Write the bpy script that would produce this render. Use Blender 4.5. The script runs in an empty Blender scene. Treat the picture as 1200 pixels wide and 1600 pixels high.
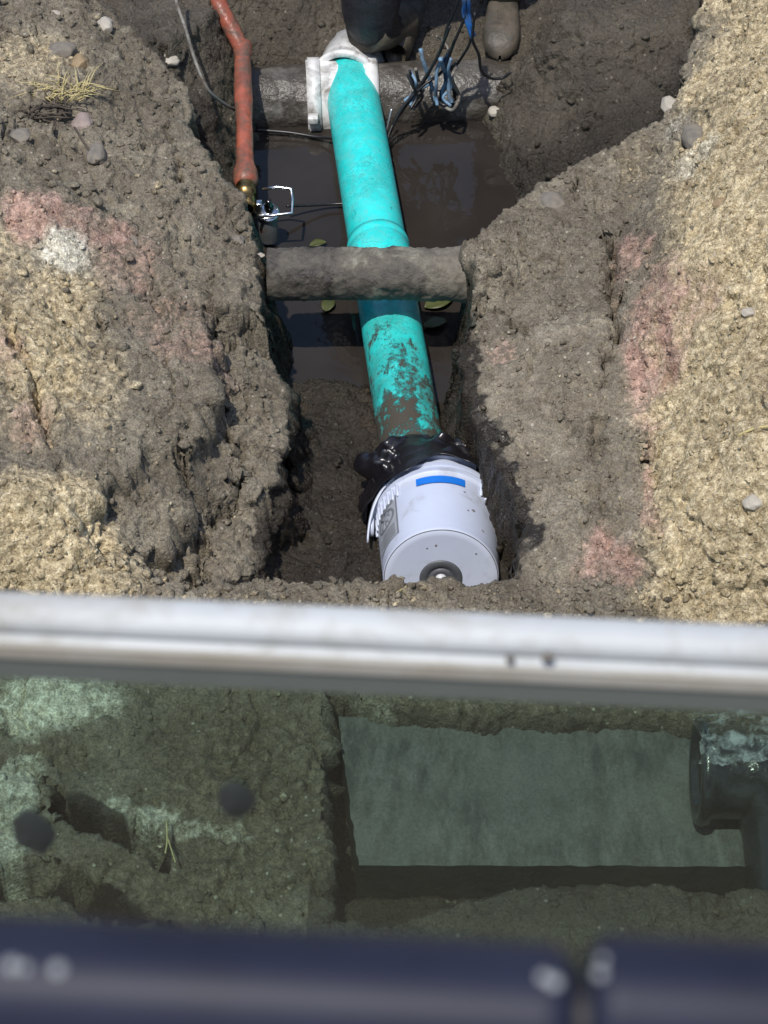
import bpy, bmesh, math, random
import numpy as np
from mathutils import Vector, Matrix
random.seed(7); rng = np.random.default_rng(7)
scene = bpy.context.scene
COL = scene.collection
R = math.radians

# ------------------------------------------------------------------ camera
PITCH = R(46.0); FPX = 3200.0
CAM = np.array([0.0, -3.49, 3.62])
FWD = np.array([0, math.cos(PITCH), -math.sin(PITCH)])
UPV = np.array([0, math.sin(PITCH), math.cos(PITCH)])
RGT = np.array([1.0, 0, 0])
cd = bpy.data.cameras.new('camera'); cam = bpy.data.objects.new('camera', cd); COL.objects.link(cam)
cam.location = CAM; cam.rotation_euler = (math.pi/2 - PITCH, 0, 0)
cd.sensor_fit = 'VERTICAL'; cd.sensor_height = 24; cd.lens = 24*FPX/1600
cd.clip_start = 0.02; cd.clip_end = 500
cd.dof.use_dof = True; cd.dof.focus_distance = 4.85; cd.dof.aperture_fstop = 9.0
scene.camera = cam
# ------------------------------------------------------------------ world and sun
SUN = np.array([-0.17, -0.33, 0.92]); SUN /= np.linalg.norm(SUN)
w = bpy.data.worlds.new('World'); scene.world = w; w.use_nodes = True
nt = w.node_tree; bg = nt.nodes['Background']
sky = nt.nodes.new('ShaderNodeTexSky'); sky.sky_type = 'NISHITA'; sky.sun_disc = False
sky.sun_elevation = math.asin(SUN[2]); sky.sun_rotation = math.atan2(SUN[0], SUN[1])
nt.links.new(sky.outputs[0], bg.inputs[0]); bg.inputs[1].default_value = 0.15
sd = bpy.data.lights.new('sun', 'SUN'); so = bpy.data.objects.new('sun', sd); COL.objects.link(so)
sd.energy = 3.6; sd.angle = R(0.9); sd.color = (1.0, 0.95, 0.87)
so.rotation_euler = Vector(SUN).to_track_quat('Z', 'Y').to_euler(); so.location = (-4, 1, 9)
scene.view_settings.view_transform = 'Standard'; scene.view_settings.look = 'None'
scene.view_settings.exposure = 0.15; scene.view_settings.gamma = 1.0
scene.view_settings.use_curve_mapping = False

# ------------------------------------------------------------------ helpers
def pray(px, py):
    return FWD + RGT*((px-600)/FPX) + UPV*((800-py)/FPX)
def at(px, py, z):
    d = pray(px, py); t = (z-CAM[2])/d[2]
    return CAM + d*t
def atd(px, py, t):
    return CAM + pray(px, py)*t

def mesh_obj(name, V, F, mat=None, parent=None, smooth=True, loc=None):
    me = bpy.data.meshes.new(name)
    me.from_pydata([tuple(map(float, v)) for v in V], [], [tuple(int(i) for i in f) for f in F])
    if smooth: me.polygons.foreach_set('use_smooth', [True]*len(me.polygons))
    me.update()
    o = bpy.data.objects.new(name, me); COL.objects.link(o)
    if mat: me.materials.append(mat)
    if parent is not None:
        o.parent = parent
        o.matrix_parent_inverse = Matrix.Translation(-parent.location)
    return o
def thing(name, label, cat, loc, group=None):
    o = bpy.data.objects.new(name, None); COL.objects.link(o); o.location = tuple(map(float, loc))
    o.empty_display_size = 0.1
    o['label'] = label; o['category'] = cat
    if group: o['group'] = group
    return o
def tag(o, label=None, cat=None, group=None, kind=None):
    if label: o['label'] = label
    if cat: o['category'] = cat
    if group: o['group'] = group
    if kind: o['kind'] = kind
    return o

# value noise -----------------------------------------------------
def hsh(ix, iy, iz, s=0):
    h = (ix.astype(np.uint32)*np.uint32(374761393) + iy.astype(np.uint32)*np.uint32(668265263)
         + iz.astype(np.uint32)*np.uint32(2147483647) + np.uint32(s*974711 + 12345))
    h = (h ^ (h >> np.uint32(13)))*np.uint32(1274126177)
    h = (h ^ (h >> np.uint32(16)))*np.uint32(2246822519)
    h = h ^ (h >> np.uint32(15))
    return (h & np.uint32(0xffffff)).astype(np.float32)/np.float32(0xffffff)
def vnoise(x, y, z, s=0):
    x0 = np.floor(x); y0 = np.floor(y); z0 = np.floor(z)
    fx = (x-x0).astype(np.float32); fy = (y-y0).astype(np.float32); fz = (z-z0).astype(np.float32)
    ix = x0.astype(np.int64); iy = y0.astype(np.int64); iz = z0.astype(np.int64)
    q = lambda f: f*f*f*(f*(f*6-15)+10)
    fx, fy, fz = q(fx), q(fy), q(fz)
    def c(a, b, d): return hsh(ix+a, iy+b, iz+d, s)
    x00 = c(0,0,0)*(1-fx)+c(1,0,0)*fx; x10 = c(0,1,0)*(1-fx)+c(1,1,0)*fx
    x01 = c(0,0,1)*(1-fx)+c(1,0,1)*fx; x11 = c(0,1,1)*(1-fx)+c(1,1,1)*fx
    return ((x00*(1-fy)+x10*fy)*(1-fz)+(x01*(1-fy)+x11*fy)*fz)*2-1
def fbm(x, y, z, f, octs=4, s=0, gain=0.5):
    o = 0; a = 1.0; t = 0
    for k in range(octs):
        o = o + a*vnoise(x*f+17.3*k, y*f-9.1*k, z*f+4.7*k, s+k); t += a; a *= gain; f *= 2.03
    return o/t
def ridged(x, y, z, f, octs=3, s=0):
    o = 0; a = 1.0; t = 0
    for k in range(octs):
        o = o + a*(1-2*np.abs(vnoise(x*f+7.7*k, y*f+3.1*k, z*f, s+k))); t += a; a *= .5; f *= 2.1
    return o/t
def worley(x, y, z, f, s=0):
    x = x*f; y = y*f; z = z*f
    x0 = np.floor(x); y0 = np.floor(y); z0 = np.floor(z)
    ix = x0.astype(np.int64); iy = y0.astype(np.int64); iz = z0.astype(np.int64)
    fx = (x-x0).astype(np.float32); fy = (y-y0).astype(np.float32); fz = (z-z0).astype(np.float32)
    d1 = np.full(x.shape, 9, np.float32); d2 = d1.copy(); idd = np.zeros(x.shape, np.float32)
    for a in (-1,0,1):
        for b in (-1,0,1):
            for c in (-1,0,1):
                hx = hsh(ix+a, iy+b, iz+c, s); hy = hsh(ix+a, iy+b, iz+c, s+1); hz = hsh(ix+a, iy+b, iz+c, s+2)
                dd = (a+hx-fx)**2+(b+hy-fy)**2+(c+hz-fz)**2
                m = dd < d1
                d2 = np.where(m, d1, np.minimum(d2, dd)); idd = np.where(m, hx, idd); d1 = np.where(m, dd, d1)
    return np.sqrt(d1), np.sqrt(d2), idd
def facets(x, y, z, f, s=0):
    """broken planes: every cell is a flat face with its own tilt"""
    X_ = x*f; Y_ = y*f; Z_ = z*f
    ix = np.floor(X_).astype(np.int64); iy = np.floor(Y_).astype(np.int64); iz = np.floor(Z_).astype(np.int64)
    d1 = np.full(x.shape, 9, np.float32); out = np.zeros(x.shape, np.float32)
    for a in (-1,0,1):
        for b in (-1,0,1):
            for c in (-1,0,1):
                hx = hsh(ix+a, iy+b, iz+c, s); hy = hsh(ix+a, iy+b, iz+c, s+1); hz = hsh(ix+a, iy+b, iz+c, s+2)
                dx = X_-(ix+a+hx); dy = Y_-(iy+b+hy); dz = Z_-(iz+c+hz); dd = dx*dx+dy*dy+dz*dz
                m = dd < d1; d1 = np.where(m, dd, d1)
                t1 = hsh(ix+a, iy+b, iz+c, s+3)*2-1; t2 = hsh(ix+a, iy+b, iz+c, s+4)*2-1; t3 = hsh(ix+a, iy+b, iz+c, s+5)*2-1
                out = np.where(m, dx*t1+dy*t2+.6*t3, out)
    return out/f
def sstep(a, b, x):
    t = np.clip((x-a)/(b-a), 0, 1); return t*t*(3-2*t)
def segdist(x, y, pts):
    """distance to an open polyline and signed side (+ = right of travel)"""
    best = np.full(x.shape, 1e9); side = np.zeros(x.shape)
    for (ax, ay), (bx, by) in zip(pts[:-1], pts[1:]):
        dx, dy = bx-ax, by-ay; L2 = dx*dx+dy*dy+1e-12
        t = np.clip(((x-ax)*dx+(y-ay)*dy)/L2, 0, 1)
        qx = x-ax-t*dx; qy = y-ay-t*dy; d = qx*qx+qy*qy
        m = d < best; best = np.where(m, d, best); side = np.where(m, (x-ax)*dy-(y-ay)*dx, side)
    return np.sqrt(best), np.sign(side)
def inpoly(x, y, pts):
    ins = np.zeros(x.shape, bool); n = len(pts)
    for i in range(n):
        ax, ay = pts[i]; bx, by = pts[(i+1) % n]
        c = ((ay > y) != (by > y)) & (x < (bx-ax)*(y-ay)/(by-ay+1e-12)+ax)
        ins ^= c
    return ins
def sdpoly(x, y, pts):
    d, _ = segdist(x, y, list(pts)+[pts[0]])
    return np.where(inpoly(x, y, pts), -d, d)

# ------------------------------------------------------------------ materials
def newmat(name):
    m = bpy.data.materials.new(name); m.use_nodes = True
    n = m.node_tree.nodes; b = n['Principled BSDF']
    return m, m.node_tree, b
def N(t, typ, **kw):
    n = t.nodes.new(typ)
    for k, v in kw.items(): setattr(n, k, v)
    return n
def ramp(t, fac, stops):
    r = N(t, 'ShaderNodeValToRGB'); el = r.color_ramp.elements
    while len(el) < len(stops): el.new(0.5)
    for e, (p, c) in zip(el, stops):
        e.position = p; e.color = (*c, 1) if len(c) == 3 else c
    t.links.new(fac, r.inputs[0]); return r.outputs[0]
def noise(t, co, scale, detail=5, rough=.6, dist=0):
    n = N(t, 'ShaderNodeTexNoise'); n.inputs['Scale'].default_value = scale
    n.inputs['Detail'].default_value = detail; n.inputs['Roughness'].default_value = rough
    n.inputs['Distortion'].default_value = dist
    t.links.new(co, n.inputs['Vector']); return n.outputs['Fac']
def mixc(t, fac, a, b, mode='MIX'):
    m = N(t, 'ShaderNodeMix', data_type='RGBA', blend_type=mode)
    for s, v in ((0, fac), (6, a), (7, b)):
        if hasattr(v, 'links') or isinstance(v, bpy.types.NodeSocket): t.links.new(v, m.inputs[s])
        elif s == 0: m.inputs[0].default_value = v
        else: m.inputs[s].default_value = (*v, 1)
    return m.outputs[2]
def mathn(t, op, a, b=None, clamp=False):
    m = N(t, 'ShaderNodeMath', operation=op, use_clamp=clamp)
    for i, v in ((0, a), (1, b)):
        if v is None: continue
        if isinstance(v, bpy.types.NodeSocket): t.links.new(v, m.inputs[i])
        else: m.inputs[i].default_value = v
    return m.outputs[0]
def bump(t, b, h, dist, strength=1.0, prev=None):
    n = N(t, 'ShaderNodeBump'); n.inputs['Distance'].default_value = dist; n.inputs['Strength'].default_value = strength
    t.links.new(h, n.inputs['Height'])
    if prev is not None: t.links.new(prev, n.inputs['Normal'])
    t.links.new(n.outputs[0], b.inputs['Normal']); return n.outputs[0]
def attr(t, name):
    a = N(t, 'ShaderNodeAttribute'); a.attribute_name = name; return a.outputs['Fac']
def objco(t):
    return N(t, 'ShaderNodeTexCoord').outputs['Object']

def soil_material():
    ramp_f = lambda v: ramp(t, noise(t, stretch(t, co), 16, 6, .7), [(.36, (.25,)*3), (.56, (1,)*3)])
    def stretch(t, v):
        q = N(t, 'ShaderNodeVectorMath', operation='MULTIPLY'); q.inputs[1].default_value = (1.6, .5, 1); t.links.new(v, q.inputs[0]); return q.outputs[0]

    m, t, b = newmat('soil'); co = objco(t)
    n1 = noise(t, co, 9, 6, .65); n2 = noise(t, co, 55, 6, .7); n3 = noise(t, co, 240, 4, .7)
    grey = ramp(t, n1, [(.3, (.15, .130, .101)), (.52, (.215, .191, .150)), (.72, (.29, .265, .212))])
    tan = ramp(t, n2, [(.3, (.29, .23, .138)), (.5, (.49, .41, .265)), (.72, (.69, .61, .435))])
    pink = ramp(t, n2, [(.3, (.28, .175, .142)), (.7, (.49, .345, .29))])
    pale = ramp(t, n2, [(.3, (.42, .40, .33)), (.7, (.78, .76, .66))])
    brown = ramp(t, n2, [(.3, (.105, .087, .062)), (.7, (.205, .175, .130))])
    def zone(a, f):  # ragged zone edges
        v = mathn(t, 'ADD', attr(t, a), mathn(t, 'MULTIPLY', mathn(t, 'SUBTRACT', n2, .5), f))
        return mathn(t, 'MULTIPLY', sm(v), 1.0)
    def sm(v):
        r = N(t, 'ShaderNodeMapRange', interpolation_type='SMOOTHSTEP')
        r.inputs[1].default_value = .18; r.inputs[2].default_value = .82
        t.links.new(v, r.inputs[0]); return r.outputs[0]
    c = mixc(t, zone('brown', .5), grey, brown)
    c = mixc(t, zone('tan', .7), c, tan)
    c = mixc(t, mathn(t, 'MULTIPLY', zone('pink', 1.3), ramp_f(n1)), c, pink)
    c = mixc(t, zone('pale', .6), c, pale)
    # grain
    g = ramp(t, n3, [(.28, (.42, .41, .40)), (.5, (1, 1, 1)), (.72, (1.6, 1.58, 1.55))])
    c = mixc(t, 1.0, c, g, 'MULTIPLY')
    g2 = ramp(t, n2, [(.32, (.62, .60, .57)), (.62, (1.12, 1.11, 1.09))])
    c = mixc(t, 1.0, c, ramp(t, noise(t, co, 3.2, 5, .6), [(.35, (.84, .83, .82)), (.65, (1.16, 1.15, 1.13))]), 'MULTIPLY')
    c = mixc(t, 1.0, c, g2, 'MULTIPLY')
    # wet soil is darker; painted shade of wedges and slab gap comes in here too
    wet = zone('wet', .35)
    c = mixc(t, wet, c, mixc(t, 1.0, c, (.155, .142, .130), 'MULTIPLY'))
    # sparse pale grit
    vo = N(t, 'ShaderNodeTexVoronoi'); vo.inputs['Scale'].default_value = 75; t.links.new(co, vo.inputs['Vector'])
    sp = mathn(t, 'MULTIPLY', mathn(t, 'LESS_THAN', vo.outputs['Distance'], .27),
               mathn(t, 'GREATER_THAN', N_sep(t, vo.outputs['Color']), .95))
    c = mixc(t, mathn(t, 'MULTIPLY', sp, mathn(t, 'SUBTRACT', .8, mathn(t, 'MULTIPLY', wet, .6))), c, (.42, .38, .31))
    t.links.new(c, b.inputs['Base Color'])
    rr = N(t, 'ShaderNodeMapRange'); rr.inputs[3].default_value = .95; rr.inputs[4].default_value = .15
    t.links.new(mathn(t, 'MULTIPLY', mathn(t, 'MULTIPLY', wet, 1.7, True), ramp(t, n2, [(.35, (.45,)*3), (.6, (1,)*3)])), rr.inputs[0])
    t.links.new(rr.outputs[0], b.inputs['Roughness'])
    b.inputs['Specular IOR Level'].default_value = .42
    h = mathn(t, 'ADD', mathn(t, 'MULTIPLY', n2, .9), mathn(t, 'MULTIPLY', n3, .35))
    st = mathn(t, 'SUBTRACT', .9, mathn(t, 'MULTIPLY', attr(t, 'smear'), .6))
    p = bump(t, b, h, .012, .9)
    bn = b.inputs['Normal'].links[0].from_node; t.links.new(st, bn.inputs['Strength'])
    v2 = N(t, 'ShaderNodeTexVoronoi'); v2.inputs['Scale'].default_value = 130; t.links.new(co, v2.inputs['Vector'])
    bump(t, b, mathn(t, 'SUBTRACT', 1.0, v2.outputs['Distance']), .004, .6, p)
    return m
def N_sep(t, col):
    s = N(t, 'ShaderNodeSeparateColor'); t.links.new(col, s.inputs[0]); return s.outputs[0]
SOIL = soil_material()

def simple(name, col, rough=.5, metal=0, var=.15, scale=30, bmp=0.0, bscale=60, spec=.5, dirt=None, dscale=14, dlo=.5, dhi=.62, coat=0, drough=.85):
    """a base colour with tonal variation, optional mud / dirt that sits in noise-shaped patches, optional bump"""
    m, t, b = newmat(name); co = objco(t)
    n = noise(t, co, scale, 5, .6)
    lo = tuple(c*(1-var) for c in col); hi = tuple(min(1, c*(1+var)) for c in col)
    c = ramp(t, n, [(.3, lo), (.7, hi)])
    rg = None
    if dirt is not None:
        dn = noise(t, co, dscale, 7, .68, .4)
        f = ramp(t, dn, [(dlo, (0,)*3), (dhi, (1,)*3)])
        c = mixc(t, f, c, dirt)
        r = N(t, 'ShaderNodeMapRange'); r.inputs[3].default_value = rough; r.inputs[4].default_value = drough
        t.links.new(f, r.inputs[0]); t.links.new(r.outputs[0], b.inputs['Roughness']); rg = f
    else: b.inputs['Roughness'].default_value = rough
    t.links.new(c, b.inputs['Base Color'])
    b.inputs['Metallic'].default_value = metal; b.inputs['Specular IOR Level'].default_value = spec
    b.inputs['Coat Weight'].default_value = coat
    if bmp: bump(t, b, noise(t, co, bscale, 5, .6), bmp)
    return m

# ------------------------------------------------------------------ terrain
P2 = lambda pts, z: [tuple(at(px, py, z)[:2]) for px, py in pts]
LIPZ = .42
left_lip = [(150,-260),(120,-80),(150,0),(205,55),(250,95),(285,135),(300,215),(345,285),(380,310),(404,372),(404,430),(408,495),(441,560),(440,640),(410,740),(398,830),(330,880),(296,912)]
right_lip = [(815,911),(812,800),(778,710),(722,610),(722,530),(748,472),(744,440),(738,402),(744,374),(790,330),(850,290),(905,252),(1030,192),(1060,150),(1108,0),(1140,-80),(1150,-260)]
TRENCH = P2(left_lip, LIPZ) + P2(right_lip, LIPZ)
WATER = P2([(398,150),(620,150),(745,172),(768,230),(795,300),(800,380),(800,460),(730,520),(705,560),(735,640),(715,690),(668,690),(600,612),(520,590),(445,600),(425,520),(405,420),(400,300)], .08)
BREAK = P2([(1075,60),(1045,200),(985,330),(962,420),(966,520),(1000,600),(1022,700),(1022,830),(985,900),(975,940)], .46)
LEDGE = P2([(-600,895),(0,908),(300,916),(790,917),(1000,930),(1200,962),(1800,990)], .45)
HOLE = P2([(506,1062),(548,1064),(562,1098),(1000,1118),(1300,1125),(1300,1400),(1000,1392),(760,1400),(640,1440),(506,1452)], .45)
WEDGES = [P2(p, .45) for p in ([(62,1215),(140,1240),(215,1278),(276,1322),(268,1372),(225,1345),(150,1305),(80,1268)],
                               [(-120,1338),(20,1340),(110,1350),(180,1380),(290,1450),(140,1445),(50,1412),(-120,1412)])]  # hollows shaped for the dark diagonal shadows on the near ground
CRACKS = [([(255,130),(262,200),(275,240),(278,300)], .010, .04), ([(328,425),(326,470),(334,492),(372,486),(400,478),(414,482)], .012, .06),
          ([(334,492),(330,540),(345,600),(352,640)], .012, .04), ([(370,640),(380,680),(362,705)], .014, .05),
          ([(286,700),(300,770),(296,830),(290,880)], .018, .07), ([(345,700),(322,745),(300,790)], .010, .035),
          ([(205,360),(218,385),(207,396)], .008, .03), ([(0,480),(20,540),(30,600),(60,650),(88,740),(100,800)], .016, .055),
          ([(80,560),(120,545)], .008, .03), ([(258,560),(270,600),(268,640)], .008, .03), ([(180,760),(215,770),(235,755)], .010, .035),
          ([(738,452),(790,466),(812,492),(830,520)], .012, .05), ([(958,370),(956,430),(966,480),(962,540)], .024, .075), ([(948,560),(940,640),(930,700)], .022, .025),
          ([(1005,690),(1030,720),(1035,780)], .010, .04), ([(905,240),(900,290)], .008, .03), ([(860,620),(890,648)], .007, .025),
          ([(155,520),(170,560)], .008, .025), ([(320,760),(310,800),(318,850)], .012, .05), ([(270,840),(288,880),(284,910)], .016, .06),
          ([(60,860),(150,870),(200,840)], .010, .03), ([(380,150),(388,280)], .01, .03), ([(1120,300),(1135,320),(1128,345)], .012, .045)]
CRACKS = [(P2(p, .48), wd, dp) for p, wd, dp in CRACKS]
# (px, py, rx px, ry px, height m) soft swellings and hollows of the banks
LUMPS = [(368,445,46,46,.035),(752,410,46,36,.10),(60,840,130,70,.10),(80,380,70,60,.03),(200,240,110,90,.03),(330,620,70,80,.03),(180,680,100,90,.03),(360,800,50,80,.03),
         (230,820,60,60,-.03),(830,350,80,50,.03),(860,560,110,90,.025),(1130,220,90,90,.05),(1110,560,100,140,.06),(1150,800,110,100,.06),(900,800,110,80,.02),(120,100,90,70,.04),(30,620,50,90,.05)]
LUMPS = [(at(px, py, .5), rx/640, ry/640/.72, h) for px, py, rx, ry, h in LUMPS]

def base_height(x, y):
    # ragged trench outline: warp the domain
    wx = x + .016*fbm(x, y, 0*x, 9, 3, 11) + .008*vnoise(x*38, y*38, 0*x, 12)
    wy = y + .016*fbm(x, y, 0*x, 9, 3, 21) + .008*vnoise(x*38, y*38, 0*x, 22)
    d = sdpoly(wx, wy, TRENCH)
    dwat = sdpoly(wx, wy, WATER)
    dl, sl = segdist(wx, wy, LEDGE); near = sl*dl          # + toward the camera
    yn = at(600, 600, .1)[1]; far = sstep(yn-.1, yn+.35, y)
    sl_left = sstep(.05, -.25, x)
    slope = .10*(1-far) + far*(.42*(1-sl_left) + 1.0*sl_left)
    f = .055 + np.where(dwat < 0, np.maximum(dwat, -.1)*.9, dwat*slope) + .05*sstep(-.01, .05, dwat) + .012*sstep(0, .04, dwat)*fbm(x, y, 0*x, 16, 4, 41)
    ymain = at(600, 70, .1)[1]
    f = f + .55*np.maximum(0, y-ymain-.08)
    for (px_, py_, zz_, hh_, rr_) in ((300,120,.2,.20,.13),(270,40,.3,.12,.15),(335,215,.2,.07,.08),(890,125,.2,.20,.15),(1000,110,.25,.12,.2)):
        c_ = at(px_, py_, zz_); f = f + hh_*np.exp(-((x-c_[0])**2+(y-c_[1])**2)/rr_**2)
    # banks
    dp = np.maximum(d, 0)
    zb = LIPZ + .30*dp
    db, sb = segdist(wx, wy, BREAK); db = -sb*db
    ynear = at(600, 930, .45)[1]
    ramp_on = sstep(ynear-.12, ynear+.18, y)*(x > 0)
    rp = .95*np.clip(db, 0, .30) + .45*np.clip(db-.30, 0, .6)
    zr = LIPZ + .17*np.minimum(dp, 1.0) + rp*ramp_on
    s = sstep(-.05, .05, x)
    zb = zb*(1-s) + zr*s
    # far outwards the ground levels off
    zb = np.minimum(zb, .95 + .05*zb)
    # near side of the trench
    nk = sstep(-.06, .12, near)
    zn = .45 + .015*fbm(x, y, 0*x, 7, 3, 51)
    zb = zb*(1-nk) + zn*nk
    for c, rx, ry, h in LUMPS:
        q = ((x-c[0])/rx)**2 + ((y-c[1])/ry)**2
        zb = zb + h*np.exp(-1.4*q)
    yl0, yl1 = at(380, 930, .45)[1], at(380, 488, .45)[1]
    dn = d + .030*fbm(x, y, 0*x, 7, 3, 121) + .012*vnoise(x*30, y*30, 0*x, 122)
    zb = zb - (.085+.03*vnoise(x*5, y*5, 0*x, 123))*sstep(.150, .125, dn)*sstep(yl0+.09, yl0+.17, y)*sstep(yl1+.01, yl1-.015, y+.012*vnoise(x*22, y*22, 0*x, 124))*(x < 0)
    zb = zb - .05*sstep(.262, .245, dn+.02*vnoise(x*9, y*9, 0*x, 126))*sstep(yl0+.06, yl0+.12, y)*sstep(yl0+.42, yl0+.36, y)*(x < 0)
    wall = .045 + .03*(vnoise(x*6, y*6, 0*x, 61)+1)
    tt = np.clip(-d/wall, 0, 1)
    z = np.where(d > 0, zb, zb + (np.minimum(f, zb)-zb)*sstep(0, 1, tt)**.8)
    # near pit with the slab
    dh = sdpoly(x + .12*(wx-x), y + .8*(wy-y), HOLE)
    th = sstep(0, .035, -dh)
    yfront = at(800, 1402, .3)[1]; hz = .235 + .10*sstep(yfront+.02, yfront-.03, y)
    yb = at(800, 1165, .42)[1]
    hz = hz + .175*sstep(at(540,1150,.42)[0], at(585,1150,.42)[0], x)*sstep(yb-.015, yb+.05, y+.045*fbm(x, y, 0*x, 22, 4, 77))
    z = np.where(near > .1, z*(1-th) + np.minimum(z, hz)*th, z)
    for wp in WEDGES:
        dwd = sdpoly(wx, wy, wp); z = z - .17*sstep(.0, .016, -dwd)
    return z, d, near, dwat, db

def hit(px, py):
    """where the ray through a picture point meets the modelled ground"""
    dr = pray(px, py); ts = np.linspace(2.4, 7.5, 2600); Q = CAM[None] + dr[None]*ts[:, None]
    z = base_height(Q[:, 0], Q[:, 1])[0]
    k = np.argmax(Q[:, 2] < z)
    return Q[k]

def axis(a0, a1, step, o0, o1):
    inner = np.arange(a0, a1, step)
    l = [a0]; s = step
    while l[-1] > o0: s *= 1.22; l.append(l[-1]-s)
    r = [inner[-1]]; s = step
    while r[-1] < o1: s *= 1.22; r.append(r[-1]+s)
    return np.concatenate([np.array(l[1:])[::-1], inner, np.array(r[1:])])
STEP = .0043
gx = axis(-1.28, 1.28, STEP, -60, 60); gy = axis(-1.85, 2.35, STEP, -60, 60)
X, Y = np.meshgrid(gx, gy); sh = X.shape
Z, D, NEAR, DW, DB = base_height(X, Y)
inner = (np.abs(X) < 1.6) & (Y > -2.2) & (Y < 2.8)
# cracks
xf = X + .010*vnoise(X*45, Y*45, 0*X, 71) + .006*vnoise(X*110, Y*110, 0*X, 72)
yf = Y + .010*vnoise(X*45, Y*45, 0*X, 73) + .006*vnoise(X*110, Y*110, 0*X, 74)
for pts, wd, dp in CRACKS:
    xs = [p[0] for p in pts]; ys = [p[1] for p in pts]
    m = (X > min(xs)-.08) & (X < max(xs)+.08) & (Y > min(ys)-.08) & (Y < max(ys)+.08)
    dd, _ = segdist(xf[m], yf[m], pts)
    vary = .6 + .5*vnoise(X[m]*25, Y[m]*25, 0*X[m], 75)
    Z[m] -= 1.5*dp*vary*sstep(wd, wd*.25, dd)
# normals of the base sheet
def normals(PX, PY, PZ):
    P = np.stack([PX, PY, PZ], -1)
    du = np.zeros_like(P); dv = np.zeros_like(P)
    du[:, 1:-1] = P[:, 2:]-P[:, :-2]; du[:, 0] = P[:, 1]-P[:, 0]; du[:, -1] = P[:, -1]-P[:, -2]
    dv[1:-1] = P[2:]-P[:-2]; dv[0] = P[1]-P[0]; dv[-1] = P[-1]-P[-2]
    n = np.cross(du, dv); n /= np.linalg.norm(n, axis=-1, keepdims=True)+1e-12
    return n
# undercut walls: the middle of the wall recedes into the bank
gyv, gxv = np.gradient(D, gy, gx); gl = np.sqrt(gxv**2+gyv**2)+1e-6
tw = np.clip(-D/.075, 0, 1); und = np.sin(np.pi*tw)*.035*(.4+.6*vnoise(X*9, Y*9, 0*X, 81))*(NEAR < -.05)
und = np.where((D < 0) & (D > -.08), und, 0)
PX = X + gxv/gl*und; PY = Y + gyv/gl*und; PZ = Z.copy()
Nn = normals(PX, PY, PZ)
dry = sstep(-.02, .03, D)                     # 1 on the banks, 0 in the trench
right = sstep(-.02, .10, DB)*(X > 0)*(Y > -.62)
cx, cy, cz = PX, PY, PZ
b1 = fbm(cx, cy, cz, 11, 5, 1)*.022
rd = ridged(cx, cy, cz, 16, 3, 5)*.010
w1, w1b, id1 = worley(cx+.02*vnoise(cx*30,cy*30,cz*30,90), cy, cz, 24, 31)
w2, w2b, id2 = worley(cx, cy, cz, 62, 41)
msk = sstep(-.15, .35, fbm(cx, cy, cz, 5, 3, 95))
msk2 = sstep(-.2, .3, fbm(cx, cy, cz, 9, 3, 96))
clod = (sstep(.75, .1, w1) - .5)*.020*(.35+.65*msk) + sstep(.0, .10, w1b-w1)*.005*msk
gran = (sstep(.8, .1, w2) - .5)*.0085*(.35 + .65*np.maximum(msk2, right))*(id2*.8+.5)
fine = fbm(cx, cy, cz, 120, 3, 8)*.0042
# layered, torn scars on the grey banks
scar = np.abs(fbm(cx*.8, cy*.5, cz*1.6, 13, 3, 15)); scar = -.024*sstep(.05, .0, scar)*(.25+.75*msk)*(1-.6*right)
wpx = cx + .012*fbm(cx, cy, cz, 25, 3, 140); wpy = cy + .012*fbm(cx, cy, cz, 25, 3, 143)
fc = facets(wpx, wpy*.8, cz, 8, 150)*.20*msk + facets(wpx, wpy, cz, 21, 160)*.26*(.3+.7*msk2) + facets(wpx, wpy, cz, 55, 170)*.24
disp = fc*(.75+.25*dry)*(1-.35*right) + b1*(.55+.45*dry) + rd*(.5+.6*dry)*(1-.5*right) + clod*(.25+.10*dry) + gran*(.25+.30*right) + fine*(1.6-.6*dry) + scar*dry
flat_floor = sstep(.01, -.03, DW)
smear = sstep(-.05, .22, fbm(cx*1.3, cy*.55, cz, 4.5, 3, 181))*dry*(1-.75*right)*(.55+.45*(X > 0))*(NEAR < -.02)
disp *= (1-.6*flat_floor)
disp = disp - .62*smear*(fc*.8 + gran*.3 + fine + clod*.3)
slab_zone = (NEAR > .25) & (X > at(520, 1200, .45)[0])
disp = np.where(slab_zone, disp*.55, disp)
disp = np.where(inner, disp, 0)
PX = PX + Nn[..., 0]*disp; PY = PY + Nn[..., 1]*disp; PZ = PZ + Nn[..., 2]*disp

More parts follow.
